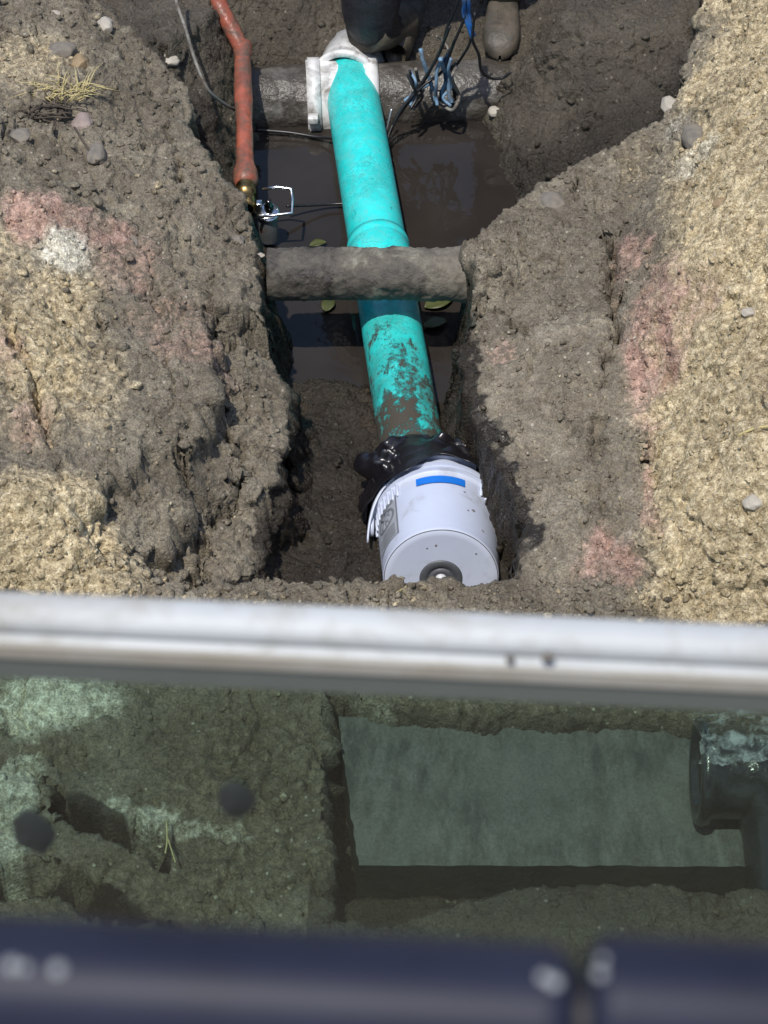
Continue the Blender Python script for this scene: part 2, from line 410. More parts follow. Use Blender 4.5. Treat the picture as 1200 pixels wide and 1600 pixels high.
# soil zones ------------------------------------------------------
ZONES = {
 'tan': [(70,520,95,190,.75),(150,600,70,110,.5),(60,830,150,110,.85),(50,90,110,100,.5),(10,400,60,120,.5),(1130,120,70,150,.75),(1150,420,130,190,.9),(1120,650,110,170,1.),
         (1170,560,70,110,1.),(1130,830,130,110,.95),(1080,900,120,50,.7),(1180,200,90,200,.9),(300,985,500,55,.35),(1000,250,70,60,.35)],
 'pink': [(50,330,55,50,1.),(110,350,60,40,1.),(165,365,40,28,.9),(190,410,70,70,.5),(300,545,70,40,.55),(270,500,70,60,.4),(1030,500,46,110,.95),(1010,560,30,90,.9),(975,400,26,60,.7),
          (940,868,45,45,.9),(1020,780,22,70,.8),(1020,680,25,60,.6),(775,545,40,30,.5),(1070,480,50,60,.5),(45,660,40,40,.5),(20,540,20,60,.6)],
 'pale': [(95,385,45,40,.8),(1090,250,40,50,.5),(1060,200,30,60,.4),(900,480,40,60,.25),(85,1088,118,58,1.),(15,1240,40,70,.75),(10,1320,34,40,.7),(250,1285,70,26,.55),(330,1305,60,18,.45),(190,1265,30,30,.6),(600,1130,30,25,.5)],  # near-ground entries at the left paint sunlit patches as pale soil
 'brown': [(360,1250,190,210,.75),(900,1110,420,45,.8),(620,1420,700,40,.9),(200,1410,240,60,.8),(1100,945,160,30,.8),(700,935,200,18,.45),(60,1180,120,30,.7)],
}
ATT = {}
jx = .05*fbm(X, Y, 0*X, 8, 4, 101); jy = .05*fbm(X, Y, 0*X, 8, 4, 102)
for k, bl in ZONES.items():
    a = np.zeros(sh)
    for px, py, rx, ry, amt in bl:
        c = hit(px, py); sc = FPX/np.dot(c-CAM, FWD)
        q = np.sqrt(((X+jx-c[0])/(rx/sc))**2 + ((Y+jy-c[1])/(ry/sc/.76))**2)
        a = np.maximum(a, amt*sstep(1.5, .35, q))
    ATT[k] = a
ATT['tan'] = np.maximum(ATT['tan'], .85*sstep(-.03, .20, DB+jx)*(X > 0)*(NEAR < .05))
wetz = sstep(.40, .18, PZ + .10*fbm(X, Y, 0*X, 6, 3, 111))
wet = np.where(D < .02, np.maximum(.75*sstep(.02, -.03, D), wetz), 0)
# damp foot of the banks and the black mud along the right wall
wet = np.maximum(wet, .22*sstep(.10, -.02, D + .06*fbm(X, Y, 0*X, 5, 3, 112))*(NEAR < 0))
yw0, yw1 = at(700, 900, .4)[1], at(700, 500, .4)[1]
wet = np.maximum(wet, sstep(.040, .005, D+jx*.5+.03*fbm(X, Y, 0*X, 40, 3, 131))*(X > 0)*sstep(yw0-.05, yw0+.1, Y)*sstep(yw1+.08, yw1-.1, Y)*(NEAR < 0))
for wp in WEDGES: wet = np.maximum(wet, sstep(.004, -.012, sdpoly(X, Y, wp)))  # shadow darkness painted into the wedges through the wet mask
hole_d = sdpoly(X, Y, HOLE); wet = np.maximum(wet, .62*sstep(.02, -.03, hole_d)); wet = np.maximum(wet, .55*sstep(at(800,1370,.4)[1], at(800,1420,.4)[1], Y+.5*jx)*(X > at(480,1400,.45)[0]))  # damp pit mud, plus painted shade in the gap beside the slab
wet = np.minimum(wet, 1-.42*sstep(at(600,330,.1)[1]-.1, at(600,200,.1)[1], Y))
ATT['wet'] = wet  # real damp plus the painted shade of the wedges and slab gap
ATT['tan'] *= (1-sstep(.3, .7, wet)); ATT['pink'] *= (1-.6*sstep(.3, .7, wet))

ATT['smear'] = smear
region = np.where(D < -.012, 0, np.where(NEAR > .04, 3, np.where(X < 0, 1, 2)))
regF = region[:-1, :-1]
idx = np.arange(sh[0]*sh[1]).reshape(sh)
quads = np.stack([idx[:-1, :-1], idx[:-1, 1:], idx[1:, 1:], idx[1:, :-1]], -1)
VP = np.stack([PX, PY, PZ], -1).reshape(-1, 3)
def grid_mesh(name, q):
    q = q.reshape(-1, 4); used, inv = np.unique(q, return_inverse=True); inv = inv.reshape(-1)
    me = bpy.data.meshes.new(name)
    me.vertices.add(len(used)); me.vertices.foreach_set('co', VP[used].astype(np.float32).ravel())
    nf = len(q); me.loops.add(nf*4); me.loops.foreach_set('vertex_index', inv.astype(np.int32))
    me.polygons.add(nf); me.polygons.foreach_set('loop_start', np.arange(0, nf*4, 4, dtype=np.int32))
    me.polygons.foreach_set('use_smooth', np.ones(nf, bool))
    me.update(calc_edges=True)
    for k, a in ATT.items():
        at_ = me.attributes.new(k, 'FLOAT', 'POINT'); at_.data.foreach_set('value', a.reshape(-1)[used].astype(np.float32))
    me.materials.append(SOIL)
    o = bpy.data.objects.new(name, me); COL.objects.link(o); o['kind'] = 'structure'; return o
for r, nm in ((0, 'trench_floor'), (1, 'left_bank'), (2, 'right_bank'), (3, 'near_ground')):
    grid_mesh(nm, quads[regF == r])

def gsample(A, x, y):
    j = np.clip(np.searchsorted(gx, x), 1, len(gx)-1); i = np.clip(np.searchsorted(gy, y), 1, len(gy)-1)
    return A[i, j]

# water ------------------------------------------------------------
def water_material():
    m, t, b = newmat('muddy_water'); co = objco(t)
    n = noise(t, co, 5, 4, .5)
    t.links.new(ramp(t, n, [(.3, (.021, .0175, .015)), (.7, (.031, .026, .022))]), b.inputs['Base Color'])
    b.inputs['Roughness'].default_value = .04; b.inputs['IOR'].default_value = 1.33
    bump(t, b, noise(t, co, 26, 2, .5), .0012, .5)
    return m
WL = .08
xa = np.linspace(-.62, .75, 30); ya = np.linspace(-.35, 1.75, 40)
V = [(x, y, WL) for y in ya for x in xa]; F = [(j*30+i, j*30+i+1, (j+1)*30+i+1, (j+1)*30+i) for j in range(39) for i in range(29)]
tag(mesh_obj('water', V, F, water_material()), kind='structure')

# ------------------------------------------------------------------ solid builders
def frame_from(axis_dir, up=(0, 0, 1)):
    a = np.array(axis_dir, float); a /= np.linalg.norm(a)
    u = np.array(up, float); s = np.cross(a, u)
    if np.linalg.norm(s) < 1e-4: s = np.cross(a, [0, 1, 0])
    s /= np.linalg.norm(s); u = np.cross(s, a); return a, s, u
def lathe(p0, direc, prof, seg=48, up=(0, 0, 1), a0=0, a1=2*math.pi):
    """prof = [(distance along the axis, radius)]; returns V, F"""
    a, s, u = frame_from(direc, up); p0 = np.array(p0, float); V = []; F = []
    full = abs(a1-a0-2*math.pi) < 1e-6; n = seg if full else seg+1
    for h, r in prof:
        for k in range(n):
            th = a0+(a1-a0)*k/seg
            V.append(p0+a*h+(s*math.cos(th)+u*math.sin(th))*r)
    for i in range(len(prof)-1):
        for k in range(n if full else n-1):
            k2 = (k+1) % n
            F.append((i*n+k, i*n+k2, (i+1)*n+k2, (i+1)*n+k))
    return V, F
def catmull(pts, n=8):
    P = [np.array(p, float) for p in pts]; P = [2*P[0]-P[1]]+P+[2*P[-1]-P[-2]]; out = []
    for i in range(1, len(P)-2):
        for k in range(n):
            t = k/n
            out.append(.5*(2*P[i]+(P[i+1]-P[i-1])*t+(2*P[i-1]-5*P[i]+4*P[i+1]-P[i+2])*t*t+(3*P[i]-P[i-1]-3*P[i+1]+P[i+2])*t**3))
    out.append(P[-2]); return out
def tube(pts, rad, seg=10, closed_ends=True):
    pts = [np.array(p, float) for p in pts]; V = []; F = []; n = len(pts)
    rads = rad if hasattr(rad, '__len__') else [rad]*n
    t0 = pts[1]-pts[0]; _, s, u = frame_from(t0)
    for i, p in enumerate(pts):
        t = pts[min(i+1, n-1)]-pts[max(i-1, 0)]; t = t/(np.linalg.norm(t)+1e-9)
        s = s-t*np.dot(s, t); s /= np.linalg.norm(s)+1e-9; u = np.cross(s, t)
        for k in range(seg):
            th = 2*math.pi*k/seg; V.append(p+(s*math.cos(th)+u*math.sin(th))*rads[i])
    for i in range(n-1):
        for k in range(seg):
            k2 = (k+1) % seg; F.append((i*seg+k, i*seg+k2, (i+1)*seg+k2, (i+1)*seg+k))
    if closed_ends: F.append(tuple(range(seg))[::-1]); F.append(tuple((n-1)*seg+k for k in range(seg)))
    return V, F
def join(*vf):
    V = []; F = []
    for v, f in vf:
        b = len(V); V += list(v); F += [tuple(i+b for i in q) for q in f]
    return V, F
def boxvf(c, sx, sy, sz, R3=None):
    V = []
    for x in (-1, 1):
        for y in (-1, 1):
            for z in (-1, 1):
                p = np.array([x*sx/2, y*sy/2, z*sz/2])
                if R3 is not None: p = R3 @ p
                V.append(np.array(c)+p)
    return V, [(0,1,3,2),(4,6,7,5),(0,4,5,1),(2,3,7,6),(0,2,6,4),(1,5,7,3)]
def bevel(o, wd, seg=3):
    m = o.modifiers.new('bevel', 'BEVEL'); m.width = wd; m.segments = seg; m.limit_method = 'ANGLE'; m.angle_limit = R(40); return o
def rough_vf(V, amp, f, s=0, octs=4):
    A = np.array(V, float)
    for k in range(3): pass
    d = np.stack([fbm(A[:,0], A[:,1], A[:,2], f, octs, s+i*10) for i in range(3)], -1)
    return list(A + d*amp)

MUD = (.085, .068, .052)
# ------------------------------------------------------------------ teal sewer pipe
def teal_material():
    m, t, b = newmat('teal_pvc'); co = objco(t)
    c = ramp(t, noise(t, co, 12, 4), [(.3, (.012, .58, .56)), (.7, (.035, .74, .72))])
    # mud smears: little near the main, much towards the bucket (object Y runs along the pipe)
    sep = N(t, 'ShaderNodeSeparateXYZ'); t.links.new(co, sep.inputs[0])
    g = N(t, 'ShaderNodeMapRange'); y0 = at(640, 690, .2)[1]; y1 = at(600, 470, .2)[1]
    g.inputs[1].default_value = y1; g.inputs[2].default_value = y0; g.inputs[3].default_value = -.115; g.inputs[4].default_value = .11
    t.links.new(sep.outputs[1], g.inputs[0])
    sx = N(t, 'ShaderNodeVectorMath', operation='MULTIPLY'); sx.inputs[1].default_value = (1, .55, 1); t.links.new(co, sx.inputs[0])
    n = noise(t, sx.outputs[0], 19, 9, .74, .35)
    f = ramp(t, mathn(t, 'ADD', mathn(t, 'ADD', mathn(t, 'MULTIPLY', n, .7), mathn(t, 'MULTIPLY', noise(t, co, 70, 6, .7), .3)), g.outputs[0]), [(.51, (0,)*3), (.58, (1,)*3)])
    film = ramp(t, mathn(t, 'ADD', noise(t, co, 7, 5, .6), g.outputs[0]), [(.38, (0,)*3), (.75, (.75,)*3)])
    dust = ramp(t, noise(t, co, 34, 7, .75, .6), [(.44, (0,)*3), (.66, (.38,)*3)]); c = mixc(t, dust, c, (.20, .42, .38))
    sm2 = ramp(t, noise(t, sx.outputs[0], 30, 8, .8, .5), [(.60, (0,)*3), (.66, (.8,)*3)]); c = mixc(t, sm2, c, (.03, .14, .12))
    c = mixc(t, film, c, (.035, .20, .175)); c = mixc(t, f, c, (.055, .045, .033))
    # thin scratches
    n3 = noise(t, co, 26, 6, .75, 2.0)
    s = ramp(t, mathn(t, 'ABSOLUTE', mathn(t, 'SUBTRACT', n3, .5)), [(.0, (1,)*3), (.02, (0,)*3)])
    c = mixc(t, mathn(t, 'MULTIPLY', s, ramp(t, noise(t, co, 6, 3), [(.43, (0,)*3), (.53, (.9,)*3)])), c, (.02, .17, .16))
    t.links.new(c, b.inputs['Base Color'])
    r = N(t, 'ShaderNodeMapRange'); r.inputs[3].default_value = .30; r.inputs[4].default_value = .75
    t.links.new(f, r.inputs[0]); t.links.new(r.outputs[0], b.inputs['Roughness'])
    bump(t, b, f, .004, .8)
    return m
PR = .078
PZc = .150
pa = at(547, 106, PZc+.05); pa[2] = PZc; pb = at(648, 705, PZc+.05); pb[2] = PZc+.01
pdir = pb-pa; plen = np.linalg.norm(pdir); pd = pdir/plen
root = thing('sewer_pipe', 'long teal plastic sewer pipe, muddy towards the white bucket', 'pipe', (pb[0], pb[1], pb[2]-PR))
TEAL = teal_material()
tj = .515*plen    # joint under the crossing pipe
prof = [(-.05, PR-.006), (-.05, PR)] + [(h, PR) for h in np.linspace(0, tj-.07, 30)] + [(tj-.062, PR+.0015)]
V, F = lathe(pa, pd, prof, 56); mesh_obj('pipe_barrel', V, F, TEAL, root)
V, F = lathe(pa, pd, [(tj-.066, PR-.002), (tj-.066, PR+.004), (tj-.05, PR+.0065), (tj-.038, PR+.0065), (tj-.034, PR+.004), (tj-.03, PR+.006), (tj+.07, PR+.006), (tj+.075, PR-.002)], 56)
mesh_obj('bell_joint', V, F, TEAL, root)
V, F = lathe(pa, pd, [(h, PR) for h in np.linspace(tj+.066, plen+.12, 30)], 56); mesh_obj('pipe_barrel', V, F, TEAL, root)
# embossed seal mark on the lower barrel
# ------------------------------------------------------------------ sewer main and white saddle tee
mz = .10; mc0 = at(300, 141, mz+.05); mc1 = at(1010, 118, mz+.05)
mc0[2] = mz; mc1[2] = mz
md = mc1-mc0; ml = np.linalg.norm(md); MR = .105
MAINM = simple('wet_clay_pipe', (.15, .142, .128), .27, var=.3, scale=10, bmp=.012, bscale=24, dirt=(.055, .047, .038), dscale=9, dlo=.34, dhi=.52, drough=.35)
V, F = lathe(mc0, md, [(h, MR) for h in np.linspace(0, ml, 60)], 40); V = rough_vf(V, .006, 14, 3)
tag(mesh_obj('sewer_main', V, F, MAINM), 'wide muddy grey sewer main crossing behind the white saddle', 'pipe')
WHITE = simple('white_pvc', (.68, .68, .67), .28, var=.08, dirt=(.20, .18, .155), dscale=16, dlo=.48, dhi=.68, drough=.5)
mda = md/ml
tc = mc0 + mda*np.dot(pa-mc0, mda)          # foot of the branch on the main
root = thing('saddle_tee', 'white plastic saddle tee strapped round the sewer main', 'pipe fitting', (tc[0], tc[1], tc[2]-MR))
hp = pa+np.array([-.013, 0, .002]); hdv = np.array([-.20, -.95, .10])
V, F = lathe(hp, -hdv, [(-.006, PR+.004), (-.012, PR+.018), (-.006, PR+.025), (.006, PR+.025), (.012, PR+.018), (.04, PR+.017), (.15, PR+.020), (.15, PR)], 56)
mesh_obj('branch_hub', V, F, WHITE, root)
V, F = lathe(tc-mda*.13, mda, [(0, MR+.002), (0, MR+.014), (.21, MR+.014), (.21, MR+.002)], 40, a0=R(-45), a1=R(190), up=(0,0,1))
mesh_obj('saddle_plate', V, F, WHITE, root)
for off in (-.125, .042):
    V, F = lathe(tc+mda*off, mda, [(0, MR+.012), (0, MR+.021), (.035, MR+.021), (.035, MR+.012)], 40)
    st = mesh_obj('strap', V, F, WHITE, root)
    q = tc+mda*(off+.0175)
    V, F = boxvf(q+np.array([0, -(MR+.03), .03]), .03, .03, .022); bevel(mesh_obj('strap_buckle', V, F, WHITE, st), .004)
# ------------------------------------------------------------------ crossing pipe
cz = PZc+PR+.115
ca = at(417, 421, cz+.02); cb = at(800, 417, cz+.02); ca[2] = cz; cb[2] = cz-.005
cdv = cb-ca; cl = np.linalg.norm(cdv); CR = .062
V, F = lathe(ca, cdv, [(0, CR*.55), (0, CR*.96)] + [(h, CR) for h in np.linspace(.004, cl, 130)], 72)
A = np.array(V); axp = ca[None] + np.outer((A-ca) @ (cdv/cl), cdv/cl); rad = A-axp; rl = np.linalg.norm(rad, axis=1, keepdims=True)+1e-9
hh = ((A-ca) @ (cdv/cl))/cl
cover = sstep(-.1, .35, fbm(A[:,0], A[:,1], A[:,2], 10, 4, 6)+.45*(hh-.5)+.3*(rad[:,2]/CR))
dd = .006*fbm(A[:,0], A[:,1], A[:,2], 7, 3, 44) + cover*(.007+.005*fbm(A[:,0], A[:,1], A[:,2], 50, 4, 9)) + .003*fbm(A[:,0], A[:,1], A[:,2], 90, 3, 19) + .016*sstep(.72, .9, hh)*(1+.4*fbm(A[:,0], A[:,1], A[:,2], 25, 3, 29))
V = list(A + rad/rl*dd[:, None]*(rl > CR*.6))
CM, t, b = newmat('mud_caked_clay'); co = objco(t)
n1 = noise(t, co, 9, 7, .65, .5); n2 = noise(t, co, 70, 5, .7)
c = ramp(t, n1, [(.38, (.034, .029, .024)), (.46, (.085, .074, .060)), (.54, (.122, .109, .087)), (.62, (.225, .215, .168))])
c = mixc(t, 1, c, ramp(t, n2, [(.3, (.7,)*3), (.7, (1.2,)*3)]), 'MULTIPLY')
sx_ = N(t, 'ShaderNodeSeparateXYZ'); t.links.new(co, sx_.inputs[0]); mr_ = N(t, 'ShaderNodeMapRange'); mr_.inputs[1].default_value = at(655, 420, cz)[0]; mr_.inputs[2].default_value = at(720, 420, cz)[0]
t.links.new(mathn(t, 'ADD', sx_.outputs[0], mathn(t, 'MULTIPLY', mathn(t, 'SUBTRACT', n1, .5), .25)), mr_.inputs[0])
c = mixc(t, mr_.outputs[0], c, ramp(t, n2, [(.3, (.12, .105, .083)), (.7, (.22, .195, .155))]))
t.links.new(c, b.inputs['Base Color']); t.links.new(ramp(t, n1, [(.36, (.38,)*3), (.55, (.85,)*3)]), b.inputs['Roughness'])
bump(t, b, n2, .006, .9)
tag(mesh_obj('clay_pipe', V, F, CM), 'old mud-caked pipe bridging the trench over the teal pipe', 'pipe')

# ------------------------------------------------------------------ bucket
BR0, BR1, BL = .150, .129, .30
tilt = R(15)
base_c = at(689, 904, .235)                      # centre of the bucket's bottom, towards the camera
ax = at(672, 745, .20)-at(690, 909, .235); yaw = math.atan2(pa[0]-pb[0], pa[1]-pb[1])+R(6)
adir = np.array([math.sin(yaw)*math.cos(tilt), math.cos(yaw)*math.cos(tilt), -math.sin(tilt)])   # from bottom to mouth
BUCK = simple('white_bucket_plastic', (.50, .545, .66), .36, var=.04, scale=8, dirt=(.33, .34, .37), dscale=14, dlo=.55, dhi=.78, spec=.45)
root = thing('bucket', 'white plastic bucket on its side capping the teal pipe', 'bucket', base_c-np.array([0, 0, .15]))
ba, bs, bu = frame_from(adir)
prof = [(.0005, .0), (.0005, BR1-.022), (.0, BR1-.018), (.0, BR1-.004), (.003, BR1), (.010, BR1+.001)]
prof += [(h, BR1+(BR0-.004-BR1)*h/BL) for h in np.linspace(.014, BL-.075, 20)]
prof += [(BL-.07, BR0-.004), (BL-.07, BR0+.004), (BL-.066, BR0+.004), (BL-.066, BR0-.003), (BL-.048, BR0-.003), (BL-.048, BR0+.005), (BL-.044, BR0+.005), (BL-.044, BR0-.002),
         (BL-.02, BR0-.002), (BL-.02, BR0+.007), (BL, BR0+.007), (BL, BR0-.004), (BL-.2, BR1-.012)]
V, F = lathe(base_c, adir, prof, 72); body = mesh_obj('bucket_body', V, F, BUCK, root); 
me = body.modifiers.new('edge', 'EDGE_SPLIT'); me.split_angle = R(42)
V, F = lathe(base_c, adir, [(.0007, BR1-.0035), (-.0004, BR1-.0025), (.0007, BR1-.0012)], 72)
mesh_obj('base_rim_line', V, F, simple('grime_line', (.10, .10, .11), .7), body)
# base disc: dark ring with moulded steps
DG = simple('dark_grey_plastic', (.075, .08, .088), .5, var=.1, dirt=(.16, .16, .16), dscale=40, dlo=.6, dhi=.8)
V, F = lathe(base_c, adir, [(.003, .0485), (-.001, .048), (-.003, .045), (-.003, .032), (.0, .030), (.0, .026), (-.003, .025), (-.003, .016), (-.001, .014), (-.001, 0)], 48)
boss = mesh_obj('base_boss', V, F, DG, root)
V, F = lathe(base_c-adir*.001, -adir, [(0, .013), (.006, .011), (.009, .006), (.0095, 0)], 20)
mesh_obj('injection_nub', V, F, simple('pale_nub', (.55, .56, .58), .45), boss)
def on_bucket(h, th, lift=.0012):
    r = BR1+(BR0-.004-BR1)*h/BL + lift
    return base_c + ba*h + (bs*math.cos(th)+bu*math.sin(th))*r
def patch(h0, h1, t0, t1, lift=.0012, n=16, skew=0, cut=0):
    V = []; F = []
    for i in range(n+1):
        f = i/n; th = t0+(t1-t0)*f
        for k in (0, 1):
            h = (h0 if k == 0 else h1) + skew*f
            if cut and f > 1-cut and k == 1: h = h0+skew*f+(h1-h0)*(1-(f-1+cut)/cut*.9)
            V.append(on_bucket(h, th, lift))
    for i in range(n): F.append((2*i, 2*i+2, 2*i+3, 2*i+1))
    return V, F
# which way is picture-left: find angle at which the s axis points to -x
leftsign = 1 if bs[0] < 0 else -1
ang = lambda deg: math.pi/2 + leftsign*R(deg)*-1 if leftsign > 0 else math.pi/2 + R(deg)
# deg > 0 = towards the picture's left
V, F = patch(BL-.118, BL-.090, ang(22), ang(-24), .003, 32)
mesh_obj('blue_tape', V, F, simple('blue_tape', (.008, .16, .62), .45, var=.08), root)
PRN = simple('printed_ink', (.16, .17, .19), .5, var=.1)
PRL = simple('printed_ink_light', (.33, .35, .38), .5, var=.1)
def lab(h0, h1, d0, d1, mat=PRN, nm='warning_print', lift=.0015):
    V, F = patch(h0, h1, ang(d0), ang(d1), lift+.0012, 16); return mesh_obj(nm, V, F, mat, root)
lab(.045, .195, 46, 80, PRL, 'warning_print_panel', .0009)
lab(.043, .197, 44.6, 46, PRN)
for i in range(5): lab(.052+.0095*i, .0565+.0095*i, 49, 76 if i % 2 else 70)
for i in range(3): lab(.176+.006*i, .1795+.006*i, 49, 74-4*(i % 2))
# ring and bar of the warning pictogram
def arc(hc, dc, rr, wdt, n=28):
    V = []; F = []
    for i in range(n):
        a = 2*math.pi*i/n
        for r_ in (rr-wdt, rr): V.append(on_bucket(hc+r_*math.cos(a), ang(dc + math.degrees(r_*math.sin(a)/.14)), .0035))
    for i in range(n):
        j = (i+1) % n; F.append((2*i, 2*j, 2*j+1, 2*i+1))
    return V, F
V, F = arc(.138, 62, .034, .006); mesh_obj('warning_print', V, F, PRN, root)
for pp, rr_ in (([(.114,54),(.138,62),(.162,70)], .0032), ([(.118,68),(.134,64),(.152,60),(.166,62)], .004), ([(.112,60),(.124,62),(.132,58)], .003), ([(.140,54),(.150,57),(.158,55)], .003)):
    V, F = tube([on_bucket(h_, ang(d_), .0016) for h_, d_ in pp], rr_, 6); mesh_obj('warning_print', V, F, PRN, root)
# rim ribs, handle ears and the bail
for sgn in (1, -1):
    for k in range(9):
        dg = sgn*(42+k*6.2); th = ang(dg)
        c0 = on_bucket(BL-.115, th, .002); c1 = on_bucket(BL-.03, th, .0045)
        V, F = tube([c0, (c0+c1)/2, c1], .0035, 6); mesh_obj('rim_rib', V, F, BUCK, root)
    th = ang(sgn*88); c0 = on_bucket(BL-.09, th, .009)
    rdir = bs*math.cos(th)+bu*math.sin(th)
    V, F = lathe(c0, rdir, [(0, .0), (0, .022), (.012, .020), (.014, .0)], 20); ear = mesh_obj('handle_ear', V, F, BUCK, root)
V, F = [], []
pts = []
for k in range(25):
    f = k/24; dg = 84-168*f
    h = BL-.055 - .055*math.sin(math.pi*abs(f-.5)*1.0)
    pts.append(on_bucket(h+.03, ang(dg), .016))
strap = []
for s0, s1 in ((52, 92), (-52, -92)):
    V, F = [], []
    for k in range(13):
        f = k/12; th = ang(s0+(s1-s0)*f); h = BL-.045-.085*f**1.3
        for hh_, lf in ((h-.010, .010+.014*f), (h+.012, .011+.012*f)): V.append(on_bucket(hh_, th, lf))
    for k in range(12): F.append((2*k, 2*k+2, 2*k+3, 2*k+1))
    o = mesh_obj('rim_flap', V, F, BUCK, root); sm_ = o.modifiers.new('thick', 'SOLIDIFY'); sm_.thickness = .004
# specks of mud
SPK = simple('mud_speck', (.16, .15, .15), .8)
for h, dg, s_ in ((.165,-24,.003),(.095,-27,.003),(.105,-33,.0045),(.05,-45,.004)):
    c0 = on_bucket(h, ang(dg), .0002); th = ang(dg); rdir = bs*math.cos(th)+bu*math.sin(th)
    V, F = lathe(c0, rdir, [(0, s_), (.0006, s_*.8), (.0009, 0)], 9); mesh_obj('mud_speck', rough_vf(V, s_*.5, 300, 3), F, SPK, body)
for rr, dg, s_ in ((.088,8,.003),(.085,22,.0022),(.1,-50,.003)):
    th = ang(dg); c0 = base_c - ba*.0 + (bs*math.cos(th)+bu*math.sin(th))*rr + ba*.0003
    V, F = lathe(c0, -ba, [(0, s_), (.0006, s_*.8), (.0009, 0)], 9); mesh_obj('mud_speck', rough_vf(V, s_*.5, 300, 4), F, SPK, body)

# ------------------------------------------------------------------ black plastic bag round the pipe end
mouth = base_c + ba*BL
BAGM, t, b = newmat('black_polythene'); co = objco(t)
b.inputs['Base Color'].default_value = (.009, .008, .010, 1); b.inputs['Roughness'].default_value = .27
b.inputs['Specular IOR Level'].default_value = .6
v_ = N(t, 'ShaderNodeTexVoronoi'); v_.feature = 'DISTANCE_TO_EDGE'; v_.inputs['Scale'].default_value = 24; t.links.new(co, v_.inputs['Vector'])
bump(t, b, v_.outputs['Distance'], .006, .25)
nu, nv = 170, 64; V = []; F = []
pc_end = pa + pd*(plen+.005)
for j in range(nv):
    f = j/(nv-1)
    for i in range(nu):
        th = 2*math.pi*i/nu
        # along: starts hugging the pipe, balloons, folds back over the rim
        if f < .3: g = f/.3; c = pc_end*(1-g*.5)+mouth*g*.5; r = (PR+.006)*(1-g)+(PR+.05)*g
        elif f < .75: g = (f-.3)/.45; c = (pc_end+mouth)*.5*(1-g)+(mouth-ba*.01)*g; r = (PR+.05)*(1-g**.7)+(BR0+.018)*g**.7
        else: g = (f-.75)/.25; hem = .052+.014*math.sin(th*3+.5)+.012*math.sin(th*7); c = mouth-ba*(.01+hem*g); r = BR0+.018+.002*g
        V.append(c+(bs*math.cos(th)+bu*math.sin(th))*r)
for j in range(nv-1):
    for i in range(nu):
        i2 = (i+1) % nu; F.append((j*nu+i, j*nu+i2, (j+1)*nu+i2, (j+1)*nu+i))
A = np.array(V); ff = np.repeat(np.arange(nv)/(nv-1), nu)
cen = pc_end*.4+mouth*.6; rad = A-cen; rad -= np.outer(rad@ba, ba); rl = np.linalg.norm(rad, axis=1, keepdims=True)
thv = np.tile(np.arange(nu)*2*math.pi/nu, nv); c1, s1 = np.cos(thv), np.sin(thv)
cr = .034*np.abs(vnoise(c1*2.6+.8*ff, s1*2.6, ff*2.5, 7)) + .55*facets(A[:,0]+.02*vnoise(A[:,0]*14,A[:,1]*14,A[:,2]*14,3), A[:,1], A[:,2], 10, 7) + .42*facets(A[:,0]+.01*vnoise(A[:,0]*30,A[:,1]*30,A[:,2]*30,4), A[:,1], A[:,2], 24, 9)
cr = cr.reshape(nv, nu)
for _k in range(2): cr = (cr + np.roll(cr, 1, 1) + np.roll(cr, -1, 1) + np.vstack([cr[:1], cr[:-1]]) + np.vstack([cr[1:], cr[-1:]]))/5
cr = np.maximum(cr.reshape(-1), -.004)
side = np.abs(rad@bs)/rl[:, 0]
am = sstep(0, .25, ff)*(1-.75*sstep(.72, .85, ff))*(.45+.55*side)
A = A + rad/rl*(cr*am)[:, None]
dr = np.array([.0, .0, -1.])
A = np.maximum(A, [-9, -9, .02])
root = thing('plastic_bag', 'crumpled black plastic bag wrapped between teal pipe and bucket', 'bag', (mouth[0], mouth[1], .05))
F = [t3 for q4 in F for t3 in ((q4[0], q4[1], q4[2]), (q4[0], q4[2], q4[3]))]
o = mesh_obj('bag_collar', A, F, BAGM, root); sm_ = o.modifiers.new('thick', 'SOLIDIFY'); sm_.thickness = .0015
# loose tails on both sides
def tail(p0, p1, wid, s):
    V = []; F = []; p0 = np.array(p0); p1 = np.array(p1); d = p1-p0; _, sd_, up_ = frame_from(d)
    n, m_ = 22, 16
    for i in range(n):
        for k in range(m_):
            f = i/(n-1); g = k/(m_-1)-.5
            V.append(p0+d*f+sd_*g*wid*(1-.55*f)+up_*.03*math.cos(g*math.pi)*(1-f*.6))
    for i in range(n-1):
        for k in range(m_-1): F.append((i*m_+k, i*m_+k+1, (i+1)*m_+k+1, (i+1)*m_+k))
    V = rough_vf(V, .022, 20, s, 3)
    o = mesh_obj('bag_tail', V, F, BAGM, root); q = o.modifiers.new('thick', 'SOLIDIFY'); q.thickness = .0015
tail(at(598, 752, .21), at(570, 806, .11), .07, 3)
tail(at(735, 735, .26), at(790, 765, .2), .14, 5)
tail(at(752, 760, .24), at(782, 850, .12), .13, 8)

